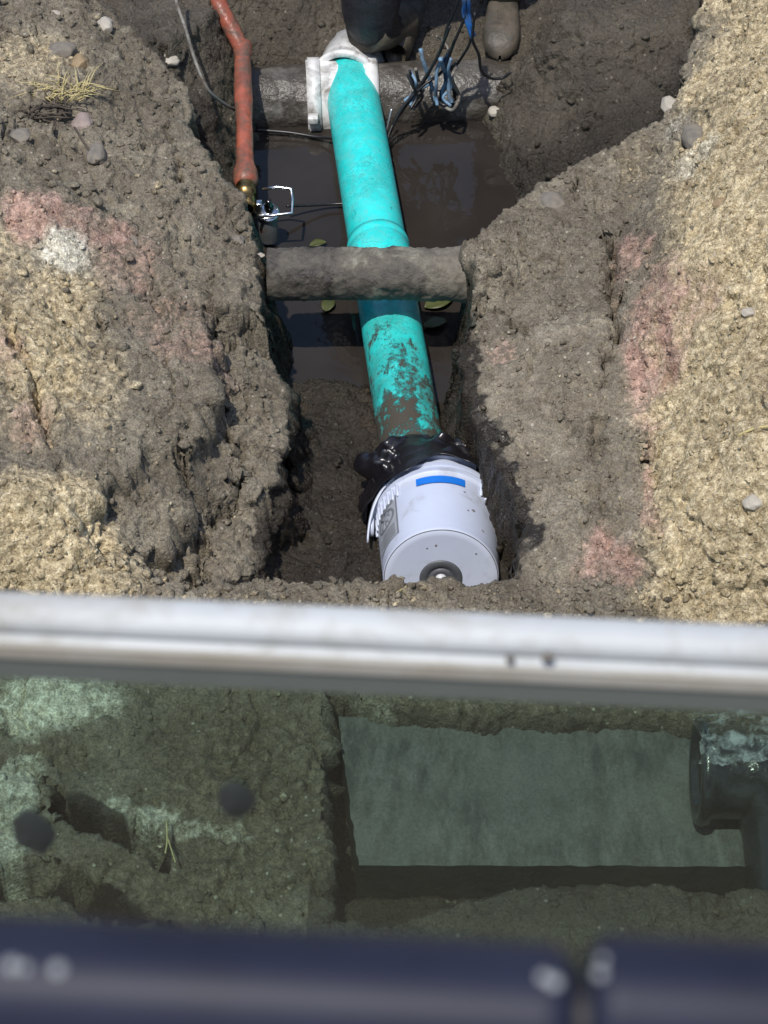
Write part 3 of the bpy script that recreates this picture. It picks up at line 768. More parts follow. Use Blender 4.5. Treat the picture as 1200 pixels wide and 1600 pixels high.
# ------------------------------------------------------------------ red service pipe with valve
RED = simple('red_copper_paint', (.30, .088, .055), .24, var=.4, scale=14, bmp=.006, bscale=28, dirt=(.12, .075, .055), dscale=16, dlo=.44, dhi=.62, drough=.5)
rv = at(384, 300, .22); rj = at(379, 78, .30); rt = at(318, -40, .46); rt2 = at(270, -160, .55)
root = thing('service_pipe', 'rust-red water pipe with a bend, running down to the valve', 'pipe', (rv[0], rv[1], .1))
dirl = (rj-rv); Ll = np.linalg.norm(dirl)
V, F = lathe(rv, dirl, [(.02, .018), (.028, .028), (.04, .034), (.075, .033), (.10, .026)] + [(h, .0245+.0012*math.sin(h*19)) for h in np.linspace(.12, Ll-.03, 24)] + [(Ll, .028), (Ll+.018, .0285), (Ll+.02, .025), (Ll+.012, .005)], 28)
mesh_obj('lower_pipe', rough_vf(V, .0025, 22, 5), F, RED, root)
V, F = tube([rj+(rj-rt)*.10]+[rj+(rt-rj)*k/8 for k in range(9)]+[rt2], .0245, 24); mesh_obj('upper_pipe', rough_vf(V, .0025, 22, 6), F, RED, root)
BRASS = simple('brass', (.36, .25, .10), .3, metal=1, var=.3, scale=30, dirt=(.06, .05, .035), dscale=30, dlo=.45, dhi=.6)
vd = dirl/Ll
V, F = lathe(rv, vd, [(.032, .012), (.032, .024), (.02, .027), (.012, .024), (.006, .028), (-.012, .028), (-.016, .022), (-.03, .026), (-.06, .027), (-.064, .02)], 24)
mesh_obj('brass_collar', V, F, BRASS, root)
STEEL = simple('galvanised_steel', (.62, .64, .66), .22, metal=1, var=.15, dirt=(.15, .13, .11), dscale=26, dlo=.58, dhi=.72)
vc = at(418, 328, .2)
root = thing('shutoff_valve', 'shiny metal shut-off valve with square wire handle', 'valve', (vc[0], vc[1], .12))
V, F = lathe(vc-np.array([0, 0, .012]), (0, -.3, 1), [(0, 0), (0, .030), (.004, .033), (.008, .030), (.010, .015), (.012, 0)], 28); mesh_obj('flange', V, F, STEEL, root)
V, F = lathe(vc-np.array([0, -.005, .10]), (0, -.1, 1), [(0, .026), (.08, .026), (.088, .02)], 24); mesh_obj('valve_body', V, F, simple('dull_steel', (.22, .23, .24), .4, metal=.7, dirt=MUD, dscale=20), root)
V, F = lathe(vc+np.array([.004, .0, .0]), (0, -.2, 1), [(0, .013), (.02, .013), (.024, .009), (.036, .009), (.038, .0)], 6); mesh_obj('stem_nut', V, F, simple('dark_steel', (.10, .10, .10), .25, metal=1), root)
V, F = boxvf(vc+np.array([-.022, 0, .012]), .016, .022, .03); bevel(mesh_obj('lug', V, F, STEEL, root), .003)
hb = [at(410, 296, .23), at(432, 292, .235), at(455, 295, .235), at(457, 312, .22), at(456, 333, .21), at(430, 336, .205), at(398, 341, .20)]
V, F = tube(hb, .0042, 8); mesh_obj('wire_handle', V, F, STEEL, root)

# ------------------------------------------------------------------ cables
def cable(name, px, r, mat, label, cat='cable', seg=8, parent=None):
    V, F = tube(catmull([at(*p) for p in px], 8), r, seg); o = mesh_obj(name, V, F, mat, parent)
    if label: tag(o, label, cat)
    return o
GREYC = simple('grey_sheath', (.20, .19, .17), .6, var=.3, scale=40, dirt=MUD, dscale=20, dlo=.45, dhi=.6)
BLK = simple('black_sheath', (.014, .014, .016), .35, var=.2)
BLU = simple('blue_sheath', (.02, .13, .42), .4, var=.2, dirt=(.05, .06, .08), dscale=20, dlo=.5, dhi=.65)
BLP = simple('faded_blue_sheath', (.15, .25, .36), .5, var=.3, dirt=MUD, dscale=25, dlo=.5, dhi=.65)
cable('loose_cable', [(262,-60,.62),(275,0,.56),(290,45,.52),(305,95,.45),(325,140,.39),(350,162,.31),(368,172,.25)], .0048, GREYC, 'thin grey cable hanging beside the red pipe')
cable('loose_cable', [(400,203,.10),(450,207,.096),(495,214,.095),(525,216,.11)], .005, BLK, 'black cable lying in the water left of the teal pipe below the saddle')
cable('loose_cable', [(448,322,.13),(480,321,.11),(515,319,.098),(545,318,.10)], .004, BLK, 'short black cable running from valve to teal pipe')
root = thing('wire_tangle', 'tangle of black and blue wires hanging right of the white saddle', 'wires', at(670, 170, .1))
W = [([(722,-40,.62),(716,0,.55),(700,40,.46),(688,80,.38),(662,125,.28),(632,165,.2),(612,200,.13),(600,235,.09)], .0045, BLK),
     ([(735,-40,.62),(728,20,.5),(708,70,.4),(692,110,.3),(660,135,.26),(628,170,.2),(606,215,.12)], .0045, BLK),
     ([(738,52,.42),(732,72,.38),(718,95,.32),(706,115,.27),(712,140,.22),(716,155,.2),(700,164,.19),(686,152,.2)], .004, BLK),
     ([(742,20,.5),(738,60,.42),(748,85,.36),(752,110,.3),(766,122,.26),(784,122,.25),(798,113,.27)], .0045, BLK),
     ([(688,92,.36),(694,110,.3),(700,128,.26),(702,150,.22),(706,160,.2)], .006, BLP),
     ([(657,76,.36),(662,98,.32),(670,120,.27),(676,140,.23),(681,158,.2)], .006, BLP),
     ([(700,85,.36),(695,105,.31),(697,128,.26),(690,146,.22),(694,160,.19)], .007, simple('dark_blue_sheath', (.02, .05, .10), .4)),
     ([(672,130,.24),(655,140,.23),(640,152,.21),(632,158,.2)], .006, BLP),
     ([(640,110,.3),(646,128,.26),(652,145,.22),(640,165,.19)], .004, BLK),
     ([(682,56,.4),(690,62,.38),(698,72,.37),(702,82,.36)], .0035, GREYC),
     ([(676,142,.22),(690,141,.22),(702,135,.24),(704,118,.26),(698,112,.27)], .003, GREYC),
     ([(612,170,.18),(606,195,.14),(602,215,.1)], .003, simple('bare_wire', (.5, .52, .55), .3, metal=.8))]
_g = random.Random(3)
for k in range(9):
    jx_, jy_ = _g.uniform(-14, 14), _g.uniform(-8, 8)
    src = W[_g.choice((0, 1, 2, 6, 8))]
    W.append(([(a+jx_+_g.uniform(-5, 5), b_+jy_, max(.1, z_+_g.uniform(-.015, .02))) for a, b_, z_ in src[0][(2 if len(src[0]) > 6 else 0):]], _g.uniform(.003, .0055), _g.choice((BLK, BLK, BLP, GREYC, src[2]))))
for px, r, m_ in W: cable('wire', px, r, m_, None, parent=root)
root2 = thing('blue_rope', 'bright blue cord dangling above the wire tangle', 'rope', at(735, 55, .42))
for k, off in enumerate(((0,0),(5,-2),(-4,2))):
    cable('strand', [(722+off[0],-50,.62),(724+off[0]+3*k,-5,.56),(728+off[0],20,.50),(733+off[0]*.5,40,.46),(739+off[0]*.3,57+off[1],.42)], .0055, BLU, None, parent=root2)

# ------------------------------------------------------------------ worker crouching at the far end
BOOT = simple('muddy_rubber_boot', (.060, .052, .040), .5, var=.25, scale=20, bmp=.003, dirt=(.10, .082, .06), dscale=12, dlo=.45, dhi=.6, drough=.6)
CLO = simple('black_work_cloth', (.014, .014, .018), .55, var=.3, bmp=.008, bscale=22)
SKIN = simple('skin', (.42, .25, .17), .5, var=.08)
ftR = hit(782, 80)+np.array([0, 0, .035])                                # foot planted on the mud, picture right
kL = at(577, 40, .30)                                # knee resting on the main, picture left
ankR = ftR+np.array([.012, .15, .13]); kR = ankR+np.array([.0, -.10, .42])
ankL = at(626, 40, .24); ftL = ankL+np.array([.03, .17, -.06])
hipc = kL+np.array([.13, .10, .43]); hL = hipc+np.array([-.10, -.02, -.03]); hR = hipc+np.array([.10, 0, -.02])
ch = hipc+np.array([0, .02, .30]); nk = hipc+np.array([0, -.06, .52]); hd = nk+np.array([0, -.06, .14])
shL = nk+np.array([-.19, .03, -.05]); shR = nk+np.array([.19, .03, -.05])
elL = shL+np.array([-.06, -.10, -.24]); elR = shR+np.array([.06, -.10, -.24])
haL = hL*.4+kL*.6+np.array([-.02, .05, .14]); haR = hR*.4+kR*.6+np.array([.02, .05, .14])
verts = [hipc, hL, (hL+kL)/2, kL, kL*.5+ankL*.5, ankL, hR, (hR+kR)/2, kR, kR*.5+ankR*.5, ankR, ch, nk, hd, hd+np.array([0, .01, .10]), shL, elL, haL, shR, elR, haR, hipc+np.array([0, .01, .15])]
edges = [(0,1),(1,2),(2,3),(3,4),(4,5),(0,6),(6,7),(7,8),(8,9),(9,10),(0,21),(21,11),(11,12),(12,13),(13,14),(11,15),(15,16),(16,17),(11,18),(18,19),(19,20)]
rads = [.16,.115,.105,.092,.075,.06,.11,.10,.085,.072,.062,.17,.065,.09,.075,.085,.06,.045,.085,.06,.045,.165]
me = bpy.data.meshes.new('worker_body'); me.from_pydata([tuple(v) for v in verts], edges, []); me.update()
body = bpy.data.objects.new('person', me); COL.objects.link(body)
md_ = body.modifiers.new('skin', 'SKIN'); sk = me.skin_vertices[0].data
for i, r_ in enumerate(rads): sk[i].radius = (r_, r_); sk[i].use_root = (i == 0)
body.modifiers.new('sub', 'SUBSURF').levels = 2; body.modifiers['sub'].render_levels = 2
dg_ = bpy.context.evaluated_depsgraph_get(); me2 = bpy.data.meshes.new_from_object(body.evaluated_get(dg_))
body.modifiers.clear(); body.data = me2
me2.materials.clear(); me2.materials.append(CLO); me2.materials.append(SKIN)
for p in me2.polygons:
    p.use_smooth = True; c = np.array(p.center)
    if c[2] > nk[2]+.05 or min(np.linalg.norm(c-haL), np.linalg.norm(c-haR)) < .06: p.material_index = 1
tag(body, 'person in black work trousers and muddy boots crouching behind the saddle', 'person')
def boot(toe, ank, knee):
    fw = (toe-ank).copy(); fw[2] = 0; fw /= np.linalg.norm(fw); zb_ = toe[2]-.02
    V = []; F = []; n = 20
    secs = [(-.085,.030,.07),(-.075,.042,.10),(-.03,.046,.11),(.03,.047,.10),(.08,.052,.085),(.13,.056,.078),(.17,.055,.07),(.20,.047,.055),(.22,.028,.04),(.226,.004,.02)]
    sx = np.array([fw[1], -fw[0], 0]); base = np.array([ank[0], ank[1], zb_])
    for d, hw, hh in secs:
        for k in range(n):
            a = 2*math.pi*k/n; cs, sn = math.cos(a), math.sin(a)
            V.append(base+fw*d+sx*hw*np.sign(cs)*abs(cs)**.8+np.array([0, 0, hh*.5+hh*.5*np.sign(sn)*abs(sn)**.75]))
    for i in range(len(secs)-1):
        for k in range(n): F.append((i*n+k, i*n+(k+1) % n, (i+1)*n+(k+1) % n, (i+1)*n+k))
    F.append(tuple(range(n)))
    sd = (knee-ank)/np.linalg.norm(knee-ank)
    v2, f2 = tube([base+np.array([0, 0, .05]), ank*.9+base*.1+np.array([0,0,.02]), ank+sd*.08, ank+sd*.16], [.05, .062, .072, .078], n)
    V, F = join((V, F), (v2, f2))
    o = mesh_obj('boot', V, F, BOOT, body)
boot(ftL+np.array([0,0,0.]), ankL, kL); boot(ftR, ankR, kR)
V, F = lathe(hd+np.array([0, .015, .03]), (0, .1, 1), [(0, .108), (.04, .108), (.08, .085), (.105, .045), (.11, 0)], 24); mesh_obj('knit_cap', V, F, CLO, body)

# ------------------------------------------------------------------ stones
def stone(px, py, wpx, hpx, mat, label, s, sink=.55, grp=None):
    c = hit(px, py); sc = FPX/np.dot(c-CAM, FWD); rx = wpx/2/sc; ry = hpx/2/sc/.8; rz = min(rx, ry)*.75
    bm = bmesh.new(); bmesh.ops.create_icosphere(bm, subdivisions=4, radius=1)
    V = np.array([v.co[:] for v in bm.verts]); F = [tuple(v.index for v in f.verts) for f in bm.faces]; bm.free()
    n = fbm(V[:,0], V[:,1], V[:,2], 1.1, 3, s); V = V*(1+.28*n[:, None])
    # a few flat facets
    for k in range(5):
        d = rng.normal(size=3); d /= np.linalg.norm(d); o = .72+.12*rng.random(); q = V@d; V -= np.outer(np.maximum(q-o, 0)*.85, d)
    V = V*[rx, ry, rz]; a = rng.random()*.5; V = V@np.array([[math.cos(a), math.sin(a), 0], [-math.sin(a), math.cos(a), 0], [0, 0, 1]])
    V += fbm(V[:,0], V[:,1], V[:,2], 60, 3, s)[:, None]*.0015
    zt = gsample(PZ, c[0], c[1])
    o = mesh_obj('stone', V, F, mat); o.location = (c[0], c[1], zt + rz*(1-2*sink)*.5)
    tag(o, label, 'stone', grp or 'stones lying in the dug soil'); return o
SG = simple('grey_stone', (.155, .138, .117), .7, var=.2, scale=30, bmp=.002, dirt=(.20, .172, .135), dscale=28, dlo=.42, dhi=.60)
SP = simple('pale_stone', (.38, .345, .29), .65, var=.15, scale=30, bmp=.002, dirt=(.24, .2, .16), dscale=25, dlo=.52, dhi=.7)
SO = simple('ochre_stone', (.27, .195, .11), .7, var=.2, scale=30, bmp=.002)
SK = simple('pinkish_stone', (.28, .22, .195), .7, var=.2, scale=30, bmp=.002, dirt=(.22, .18, .15), dscale=25)
STONES = [(165,47,28,30,SP,'pale rounded stone high on the left bank'),(96,80,48,34,SG,'flat grey stone above the dry grass tuft'),(124,97,30,26,SO,'small ochre stone beside the flat grey stone'),
 (34,222,36,26,SG,'grey egg-shaped stone below the left end of the grass'),(130,195,34,40,SK,'pinkish stone just under the dry grass tuft'),(150,245,34,46,SG,'smooth grey stone by the twig on the left bank'),
 (258,98,44,20,SP,'pale flat flake of stone at the left trench lip'),(86,22,22,16,SP,'small pale stone at the top left edge'),(208,378,20,36,SG,'thin grey stone standing up from the pink soil'),
 (404,832-440,18,10,SP,'tiny white pebble near the valve on the left bank lip'),(862,312,40,42,SG,'rounded grey stone at the trench edge right of the puddle'),
 (1045,165,30,36,SP,'pale pointed stone jutting from the right bank lip'),(1085,215,40,60,SG,'dark split stone under the right bank crest'),(1000,692,20,16,SG,'small smooth grey stone at the foot of the yellow slope'),
(1128,322,30,22,SO,'yellow stone beside a small hole on the right slope'),(772,178,20,16,SP,'wet shiny pebble on the mud right of the puddle'),
 (370,372,26,20,SG,'brownish stone in the bank left of the old pipe'),(1170,490+0,26,16,SP,'pale stone on the bright right slope by the frame edge'),(1175,790,36,24,SP,'cream stone low on the bright right slope')]
for i, (px, py, a, b_, m_, lb) in enumerate(STONES): stone(px, py, a, b_, m_, lb, 200+i*7)

# ------------------------------------------------------------------ soil crumbs (uncountable)
bm = bmesh.new(); bmesh.ops.create_icosphere(bm, subdivisions=1, radius=1)
IV = np.array([v.co[:] for v in bm.verts]); IF = np.array([[v.index for v in f.verts] for f in bm.faces]); bm.free()
bm = bmesh.new(); bmesh.ops.create_icosphere(bm, subdivisions=2, radius=1)
IV2 = np.array([v.co[:] for v in bm.verts]); IF2 = np.array([[v.index for v in f.verts] for f in bm.faces]); bm.free()
def crumbs(name, n, cond, label, smin, smax, seed):
    g = np.random.default_rng(seed); pts = []
    ii, jj = np.where(cond); pick = g.integers(0, len(ii), n); 
    cp = np.stack([PX[ii[pick], jj[pick]], PY[ii[pick], jj[pick]], PZ[ii[pick], jj[pick]]], -1)
    sz = smin*(smax/smin)**(g.random(n)**3.2)
    Vs = []; Fs = []; at_ = {k: [] for k in ATT}; off = 0
    for k in range(n):
        iv, if_ = (IV2, IF2) if sz[k] > .0115 else (IV, IF)
        v = iv*(1+.35*g.normal(size=(len(iv), 1)).clip(-1, 1)*(.6 if sz[k] > .008 else 1))*(g.random(3)*.7+.6)*sz[k]
        a = g.random()*6.28; ca_, sa_ = math.cos(a), math.sin(a); v = v@np.array([[ca_, sa_, 0], [-sa_, ca_, 0], [0, 0, 1]])
        v[:, 2] *= .8; Vs.append(v+cp[k]+[0, 0, sz[k]*.25]); Fs.append(if_+off); off += len(iv)
        jit = g.normal()*.22
        for nm in ATT: at_[nm].append(np.full(len(iv), np.clip(ATT[nm][ii[pick[k]], jj[pick[k]]]+(jit if nm == 'tan' else 0), 0, 1)))
    V = np.concatenate(Vs); F = np.concatenate(Fs); me = bpy.data.meshes.new(name)
    me.vertices.add(len(V)); me.vertices.foreach_set('co', V.astype(np.float32).ravel())
    me.loops.add(len(F)*3); me.loops.foreach_set('vertex_index', F.astype(np.int32).ravel())
    me.polygons.add(len(F)); me.polygons.foreach_set('loop_start', np.arange(0, len(F)*3, 3, dtype=np.int32)); me.update(calc_edges=True)
    for nm in ATT:
        q = me.attributes.new(nm, 'FLOAT', 'POINT'); q.data.foreach_set('value', np.concatenate(at_[nm]).astype(np.float32))
    me.materials.append(SOIL); o = bpy.data.objects.new(name, me); COL.objects.link(o)
    tag(o, label, 'soil', kind='stuff')
vis = (np.abs(X) < 1.3) & (Y > -1.9) & (Y < 2.35)
crumbs('soil_crumbs', 2600, vis & (D > .01) & (X < 0) & (NEAR < 0), 'loose crumbs of grey and tan soil on the left bank', .0035, 0.0130, 1)
crumbs('soil_crumbs', 4200, vis & (D > .01) & (X > 0) & (NEAR < 0) & (DB > .0), 'loose yellow-tan crumbs covering the right slope', .003, .0095, 2)
crumbs('soil_crumbs', 900, vis & (D > .01) & (X > 0) & (NEAR < 0) & (DB < 0), 'loose grey crumbs on the right bank', .003, 0.0086, 3)
crumbs('soil_crumbs', 3600, vis & (NEAR > -.03) & (NEAR < .22), 'loose clods along the near trench edge behind the white rail', .003, .0115, 4)
crumbs('soil_crumbs', 1500, vis & (NEAR > .2) & (hole_d > .01), 'dark crumbs on the ground behind the glass', .003, 0.0101, 5)
crumbs('mud_lumps', 1100, vis & (D < -.05) & (DW > .0), 'wet mud lumps on the trench floor', .003, .014, 6)

# ------------------------------------------------------------------ straw, twigs, painted reflections on the water
STRAW = simple('straw', (.50, .42, .20), .7, var=.25, scale=60)
DARKR = simple('dark_roots', (.07, .055, .04), .8, var=.3, bmp=.003)
gc = hit(100, 155)
root = thing('grass_tuft', 'dry yellow grass tuft with dark roots on the left bank', 'grass', gc)
for k in range(70):
    a = random.uniform(-.6, 3.6); L = random.uniform(.03, .11); b0 = gc+np.array([random.uniform(-.07, .06), random.uniform(-.035, .03), .012])
    d = np.array([math.cos(a), math.sin(a)*.8-.1, random.uniform(.1, .8)]); d /= np.linalg.norm(d)
    V, F = tube([b0, b0+d*L*.5+np.array([0, 0, .006]), b0+d*L+np.array([0, 0, -L*.18])], [.0016, .0013, .0006], 4); mesh_obj('grass_blade', V, F, STRAW, root)
rc0 = hit(78, 182)
for k in range(60):
    a = random.uniform(0, 6.28); L = random.uniform(.03, .08); b0 = rc0+np.array([random.uniform(-.055, .05), random.uniform(-.03, .03), random.uniform(.004, .02)])
    d = np.array([math.cos(a), math.sin(a)*.7, random.uniform(-.1, .5)]); e_ = np.array([random.uniform(-1, 1), random.uniform(-1, 1), 0])*.012
    V, F = tube([b0, b0+d*L*.5+e_, b0+d*L-np.array([0, 0, .008])], [.0032, .0024, .0008], 4); mesh_obj('root_strand', V, F, DARKR, root)
def strawbit(pxs, r, label, mat=STRAW, lift=.012, cat='straw', nm='straw'):
    pts = [hit(*p) for p in pxs]
    for p in pts: p[2] = max(p[2], gsample(PZ, p[0], p[1]))+lift
    V, F = tube(catmull(pts, 5), r, 5); tag(mesh_obj(nm, V, F, mat), label, cat)
strawbit([(118,212),(136,238),(154,262)], .003, 'dark twig stuck by the smooth grey stone', DARKR, cat='twig', nm='twig')
strawbit([(620,938),(630,930),(640,922)], .0018, 'single pale straw on the near trench edge below the bucket')
strawbit([(1150,690),(1178,678),(1205,672)], .003, 'pale dry stalk at the right edge of the bright slope')
strawbit([(262,1296),(263,1330),(262,1362)], .0016, 'thin pale rootlet hanging down behind the glass, left strand', lift=.03, cat='root', nm='rootlet')
strawbit([(264,1325),(270,1345),(276,1362)], .0014, 'thin pale rootlet behind the glass, short right strand', lift=.03, cat='root', nm='rootlet')
REFLECT = simple('yellow_reflection', (.055, .062, .013), .5, var=.35, scale=18)  # foliage reflections in the water, painted as small floating yellow-green shapes
def painted_reflection(px, py, L, ang_, label):
    c = at(px, py, WL+.006); V = []; F = []; n = 12
    for i in range(n):
        f = i/(n-1); wd = L*.34*math.sin(math.pi*f)**.8*(1-.3*f)+.0005
        for g in (-1, -.5, 0, .5, 1):
            q = np.array([(f-.5)*L, g*wd, .004*abs(g)+.006*math.sin(f*3)])
            V.append(c+np.array([q[0]*math.cos(ang_)-q[1]*math.sin(ang_), q[0]*math.sin(ang_)+q[1]*math.cos(ang_), q[2]]))
    for i in range(n-1):
        for k in range(4): F.append((i*5+k, i*5+k+1, (i+1)*5+k+1, (i+1)*5+k))
    o = mesh_obj('painted_reflection', V, F, REFLECT); o.modifiers.new('thick', 'SOLIDIFY').thickness = .0008
    tag(o, label, 'painted_reflection', 'yellow-green reflections painted on the puddle')
painted_reflection(497,383,.05,.3,'painted yellow-green reflection left of the teal pipe, above the old pipe')
painted_reflection(513,478,.06,1.3,'painted yellow-green reflection left of the teal pipe, below the old pipe')
painted_reflection(686,474,.09,.5,'longest painted yellow-green reflection, right of the teal pipe below the old pipe')
painted_reflection(680,507,.07,.35,'lower painted yellow-green reflection right of the teal pipe')

# ------------------------------------------------------------------ near pit: concrete slab and black pipe
SZ = .415
q = [at(528, 1120, SZ), at(1170, 1125, SZ), at(1172, 1354, SZ), at(560, 1352, SZ)]
n = 40; top = []
for j in range(n):
    for i in range(n):
        f, g = i/(n-1), j/(n-1); p = (q[0]*(1-f)+q[1]*f)*(1-g)+(q[3]*(1-f)+q[2]*f)*g; top.append(p)
A = np.array(top); A[:, 2] += .0025*fbm(A[:,0], A[:,1], A[:,2], 18, 4, 4)
edge = [i for i in range(n)] + [i*n+n-1 for i in range(1, n)] + [(n-1)*n+i for i in range(n-2, -1, -1)] + [i*n for i in range(n-2, 0, -1)]
for i in edge: A[i, :2] += .0022*np.array([vnoise(A[i:i+1,0]*50, A[i:i+1,1]*50, 0*A[i:i+1,0], 8)[0], vnoise(A[i:i+1,0]*50, A[i:i+1,1]*50, 0*A[i:i+1,0], 9)[0]])
V = list(A); F = [(j*n+i, (j+1)*n+i, (j+1)*n+i+1, j*n+i+1) for j in range(n-1) for i in range(n-1)]
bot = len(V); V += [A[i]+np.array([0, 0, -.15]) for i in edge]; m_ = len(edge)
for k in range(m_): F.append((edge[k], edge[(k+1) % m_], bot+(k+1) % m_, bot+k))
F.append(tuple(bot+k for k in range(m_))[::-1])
CONC, t, b = newmat('weathered_concrete'); co = objco(t)
sv = N(t, 'ShaderNodeVectorMath', operation='MULTIPLY'); sv.inputs[1].default_value = (1, .38, 1); t.links.new(co, sv.inputs[0])
n1 = noise(t, sv.outputs[0], 26, 8, .75); n2 = noise(t, co, 5, 5, .6); n3 = noise(t, co, 180, 4, .7)
c = ramp(t, n1, [(.38, (.048, .050, .045)), (.52, (.096, .098, .088)), (.66, (.145, .147, .132))])
c = mixc(t, ramp(t, n2, [(.44, (0,)*3), (.60, (.7,)*3)]), c, (.110, .112, .100))
c = mixc(t, 1.0, c, ramp(t, n3, [(.3, (.7,)*3), (.7, (1.25,)*3)]), 'MULTIPLY')
t.links.new(c, b.inputs['Base Color']); b.inputs['Roughness'].default_value = .85
bump(t, b, mathn(t, 'ADD', n1, mathn(t, 'MULTIPLY', n3, .4)), .004, .8)
o = tag(mesh_obj('concrete_slab', V, F, CONC), 'flat grey concrete slab lying in the pit behind the glass', 'slab')
o.data.materials.append(simple('painted_shade_edge', (.018, .019, .018), .7, var=.4, scale=25, bmp=.006))  # slab sides painted near-black as the shade strip below its front edge
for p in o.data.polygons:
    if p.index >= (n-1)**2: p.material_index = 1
sp = o.modifiers.new('edge', 'EDGE_SPLIT'); sp.split_angle = R(50)
BPL = simple('wet_black_plastic', (.016, .019, .020), .16, var=.3, scale=12, bmp=.005, bscale=20, dirt=(.05, .055, .05), dscale=16, dlo=.55, dhi=.72, drough=.4)
bc = at(1090, 1205, .52); bR = .092
root = thing('drain_pipe', 'black plastic drain elbow with a flanged end beside the slab', 'pipe', (bc[0]+.1, bc[1], .36))
V, F = lathe(bc, (1, -.03, 0), [(.02, bR-.016), (.0, bR-.014), (-.004, bR-.006), (-.004, bR+.006), (.006, bR+.011), (.018, bR+.008), (.024, bR-.002), (.05, bR-.004)] + [(h, bR-.004) for h in np.linspace(.06, .085, 4)], 40)
mesh_obj('flanged_end', V, F, BPL, root)
e0 = bc+np.array([.07, -.002, 0])
V, F = tube(catmull([e0, e0+np.array([.05, -.01, -.004]), e0+np.array([.085, -.06, -.05]), e0+np.array([.095, -.13, -.10]), e0+np.array([.097, -.24, -.16])], 8), bR-.012, 36); mesh_obj('elbow', V, F, BPL, root)
V, F = lathe(bc+np.array([.012, 0, 0]), (1, 0, 0), [(0, 0), (0, bR-.02)], 36); mesh_obj('dark_bore', V, F, simple('bore', (.01,)*3, .8), root)
# clear film stuck on the elbow
FILM, t, b = newmat('clear_film'); co = objco(t)
b.inputs['Base Color'].default_value = (.8, .82, .82, 1); b.inputs['Roughness'].default_value = .12
t.links.new(ramp(t, noise(t, co, 30, 5, .7, .6), [(.45, (.02,)*3), (.7, (.5,)*3)]), b.inputs['Alpha']); bump(t, b, noise(t, co, 40, 4, .6, 1), .01, .8)
V = []; F = []; n1_, n2_ = 60, 44
for i in range(n1_):
    for k in range(n2_):
        f = i/(n1_-1); a = R(62)+R(95)*k/(n2_-1); r_ = bR+.016
        V.append(bc+np.array([-.012+.19*f, -r_*math.cos(a)*1.02, r_*math.sin(a)]))
for i in range(n1_-1):
    for k in range(n2_-1): F.append((i*n2_+k, i*n2_+k+1, (i+1)*n2_+k+1, (i+1)*n2_+k))
V = rough_vf(V, .016, 24, 5, 4)
tag(mesh_obj('plastic_film', V, F, FILM), 'crumpled clear plastic film lying over the black drain elbow', 'plastic film')

# ------------------------------------------------------------------ deck, glass balustrade, navy tubes
YAW = -math.atan(.060)
def rz(v):
    c_, s_ = math.cos(YAW), math.sin(YAW); return np.array([c_*v[0]-s_*v[1], s_*v[0]+c_*v[1], v[2]])
TD = .90
rc = atd(600, 998, TD)                       # middle of the visible rail
ORI = rc
def rl(x, y, z): return ORI + rz(np.array([x, y, z]))
DECKZ = rc[2]-.93
def extr(prof, x0, x1):
    """prof: closed list of (y, z) in the balustrade's frame"""
    n = len(prof); V = [rl(x0, y, z) for y, z in prof]+[rl(x1, y, z) for y, z in prof]
    F = [(i, (i+1) % n, n+(i+1) % n, n+i) for i in range(n)] + [tuple(range(n))[::-1], tuple(range(n, 2*n))]
    return V, F
ALU = simple('white_powder_coat', (.46, .475, .48), .5, var=.1, scale=9, dirt=(.30, .275, .23), dscale=14, dlo=.47, dhi=.7, spec=.3)
ALU2 = simple('grubby_powder_coat', (.36, .34, .30), .45, var=.08, scale=6, dirt=(.27, .235, .18), dscale=12, dlo=.42, dhi=.68)
root = thing('glass_balustrade', 'white-railed glass balustrade panel crossing the foreground', 'balustrade', rl(0, 0, 0)-np.array([0, 0, .93]))
# rail section: rounded top, a groove, lower flat face towards the camera
pr = []
for k in range(15):
    a = R(-10+200*k/14); pr.append((.0095*math.cos(a)+.001, .007*math.sin(a)+.006))
pr = pr + [(-.0086, .0035), (-.0072, .0015), (-.0072, .0005), (-.0100, -.0015), (-.0106, -.003), (-.0106, -.0095), (-.0095, -.011), (.0105, -.011)]
pl_ = [(-.0106, -.0019), (-.0118, -.0032), (-.0118, -.0112), (-.0104, -.0124), (-.0104, -.0022)]
mesh_obj('rail_lip', *extr(pl_, -1.1, 1.1), ALU2, root, smooth=False)
o = mesh_obj('top_rail', *extr(pr, -1.1, 1.1), ALU, root, smooth=False); bevel(o, .0012, 3)
pb_ = [(-.0088, -.0126), (-.0102, -.0128), (-.0102, -.0262), (-.0088, -.0268)]
o = mesh_obj('glazing_bead', *extr(pb_, -1.1, 1.1), simple('grey_green_bead', (.115, .130, .120), .5, var=.05), root, smooth=False)
GL = bpy.data.materials.new('tinted_glass'); GL.use_nodes = True; t = GL.node_tree; t.nodes.clear()
out = N(t, 'ShaderNodeOutputMaterial'); tr = N(t, 'ShaderNodeBsdfTransparent'); gl = N(t, 'ShaderNodeBsdfGlossy'); lw = N(t, 'ShaderNodeLayerWeight'); mx = N(t, 'ShaderNodeMixShader')
tr.inputs[0].default_value = (.60, .715, .665, 1); gl.inputs['Roughness'].default_value = .02; gl.inputs[0].default_value = (1, 1, 1, 1); lw.inputs[0].default_value = .5
t.links.new(mathn(t, 'ADD', mathn(t, 'MULTIPLY', mathn(t, 'POWER', lw.outputs['Facing'], 5.0), .96), .03), mx.inputs[0]); t.links.new(tr.outputs[0], mx.inputs[1]); t.links.new(gl.outputs[0], mx.inputs[2]); t.links.new(mx.outputs[0], out.inputs[0])
pane = mesh_obj('glass_pane', *extr([(-.0085, -.0112), (-.0085, -.86), (-.0025, -.86), (-.0025, -.0112)], -1.08, 1.08), GL, root, smooth=False)
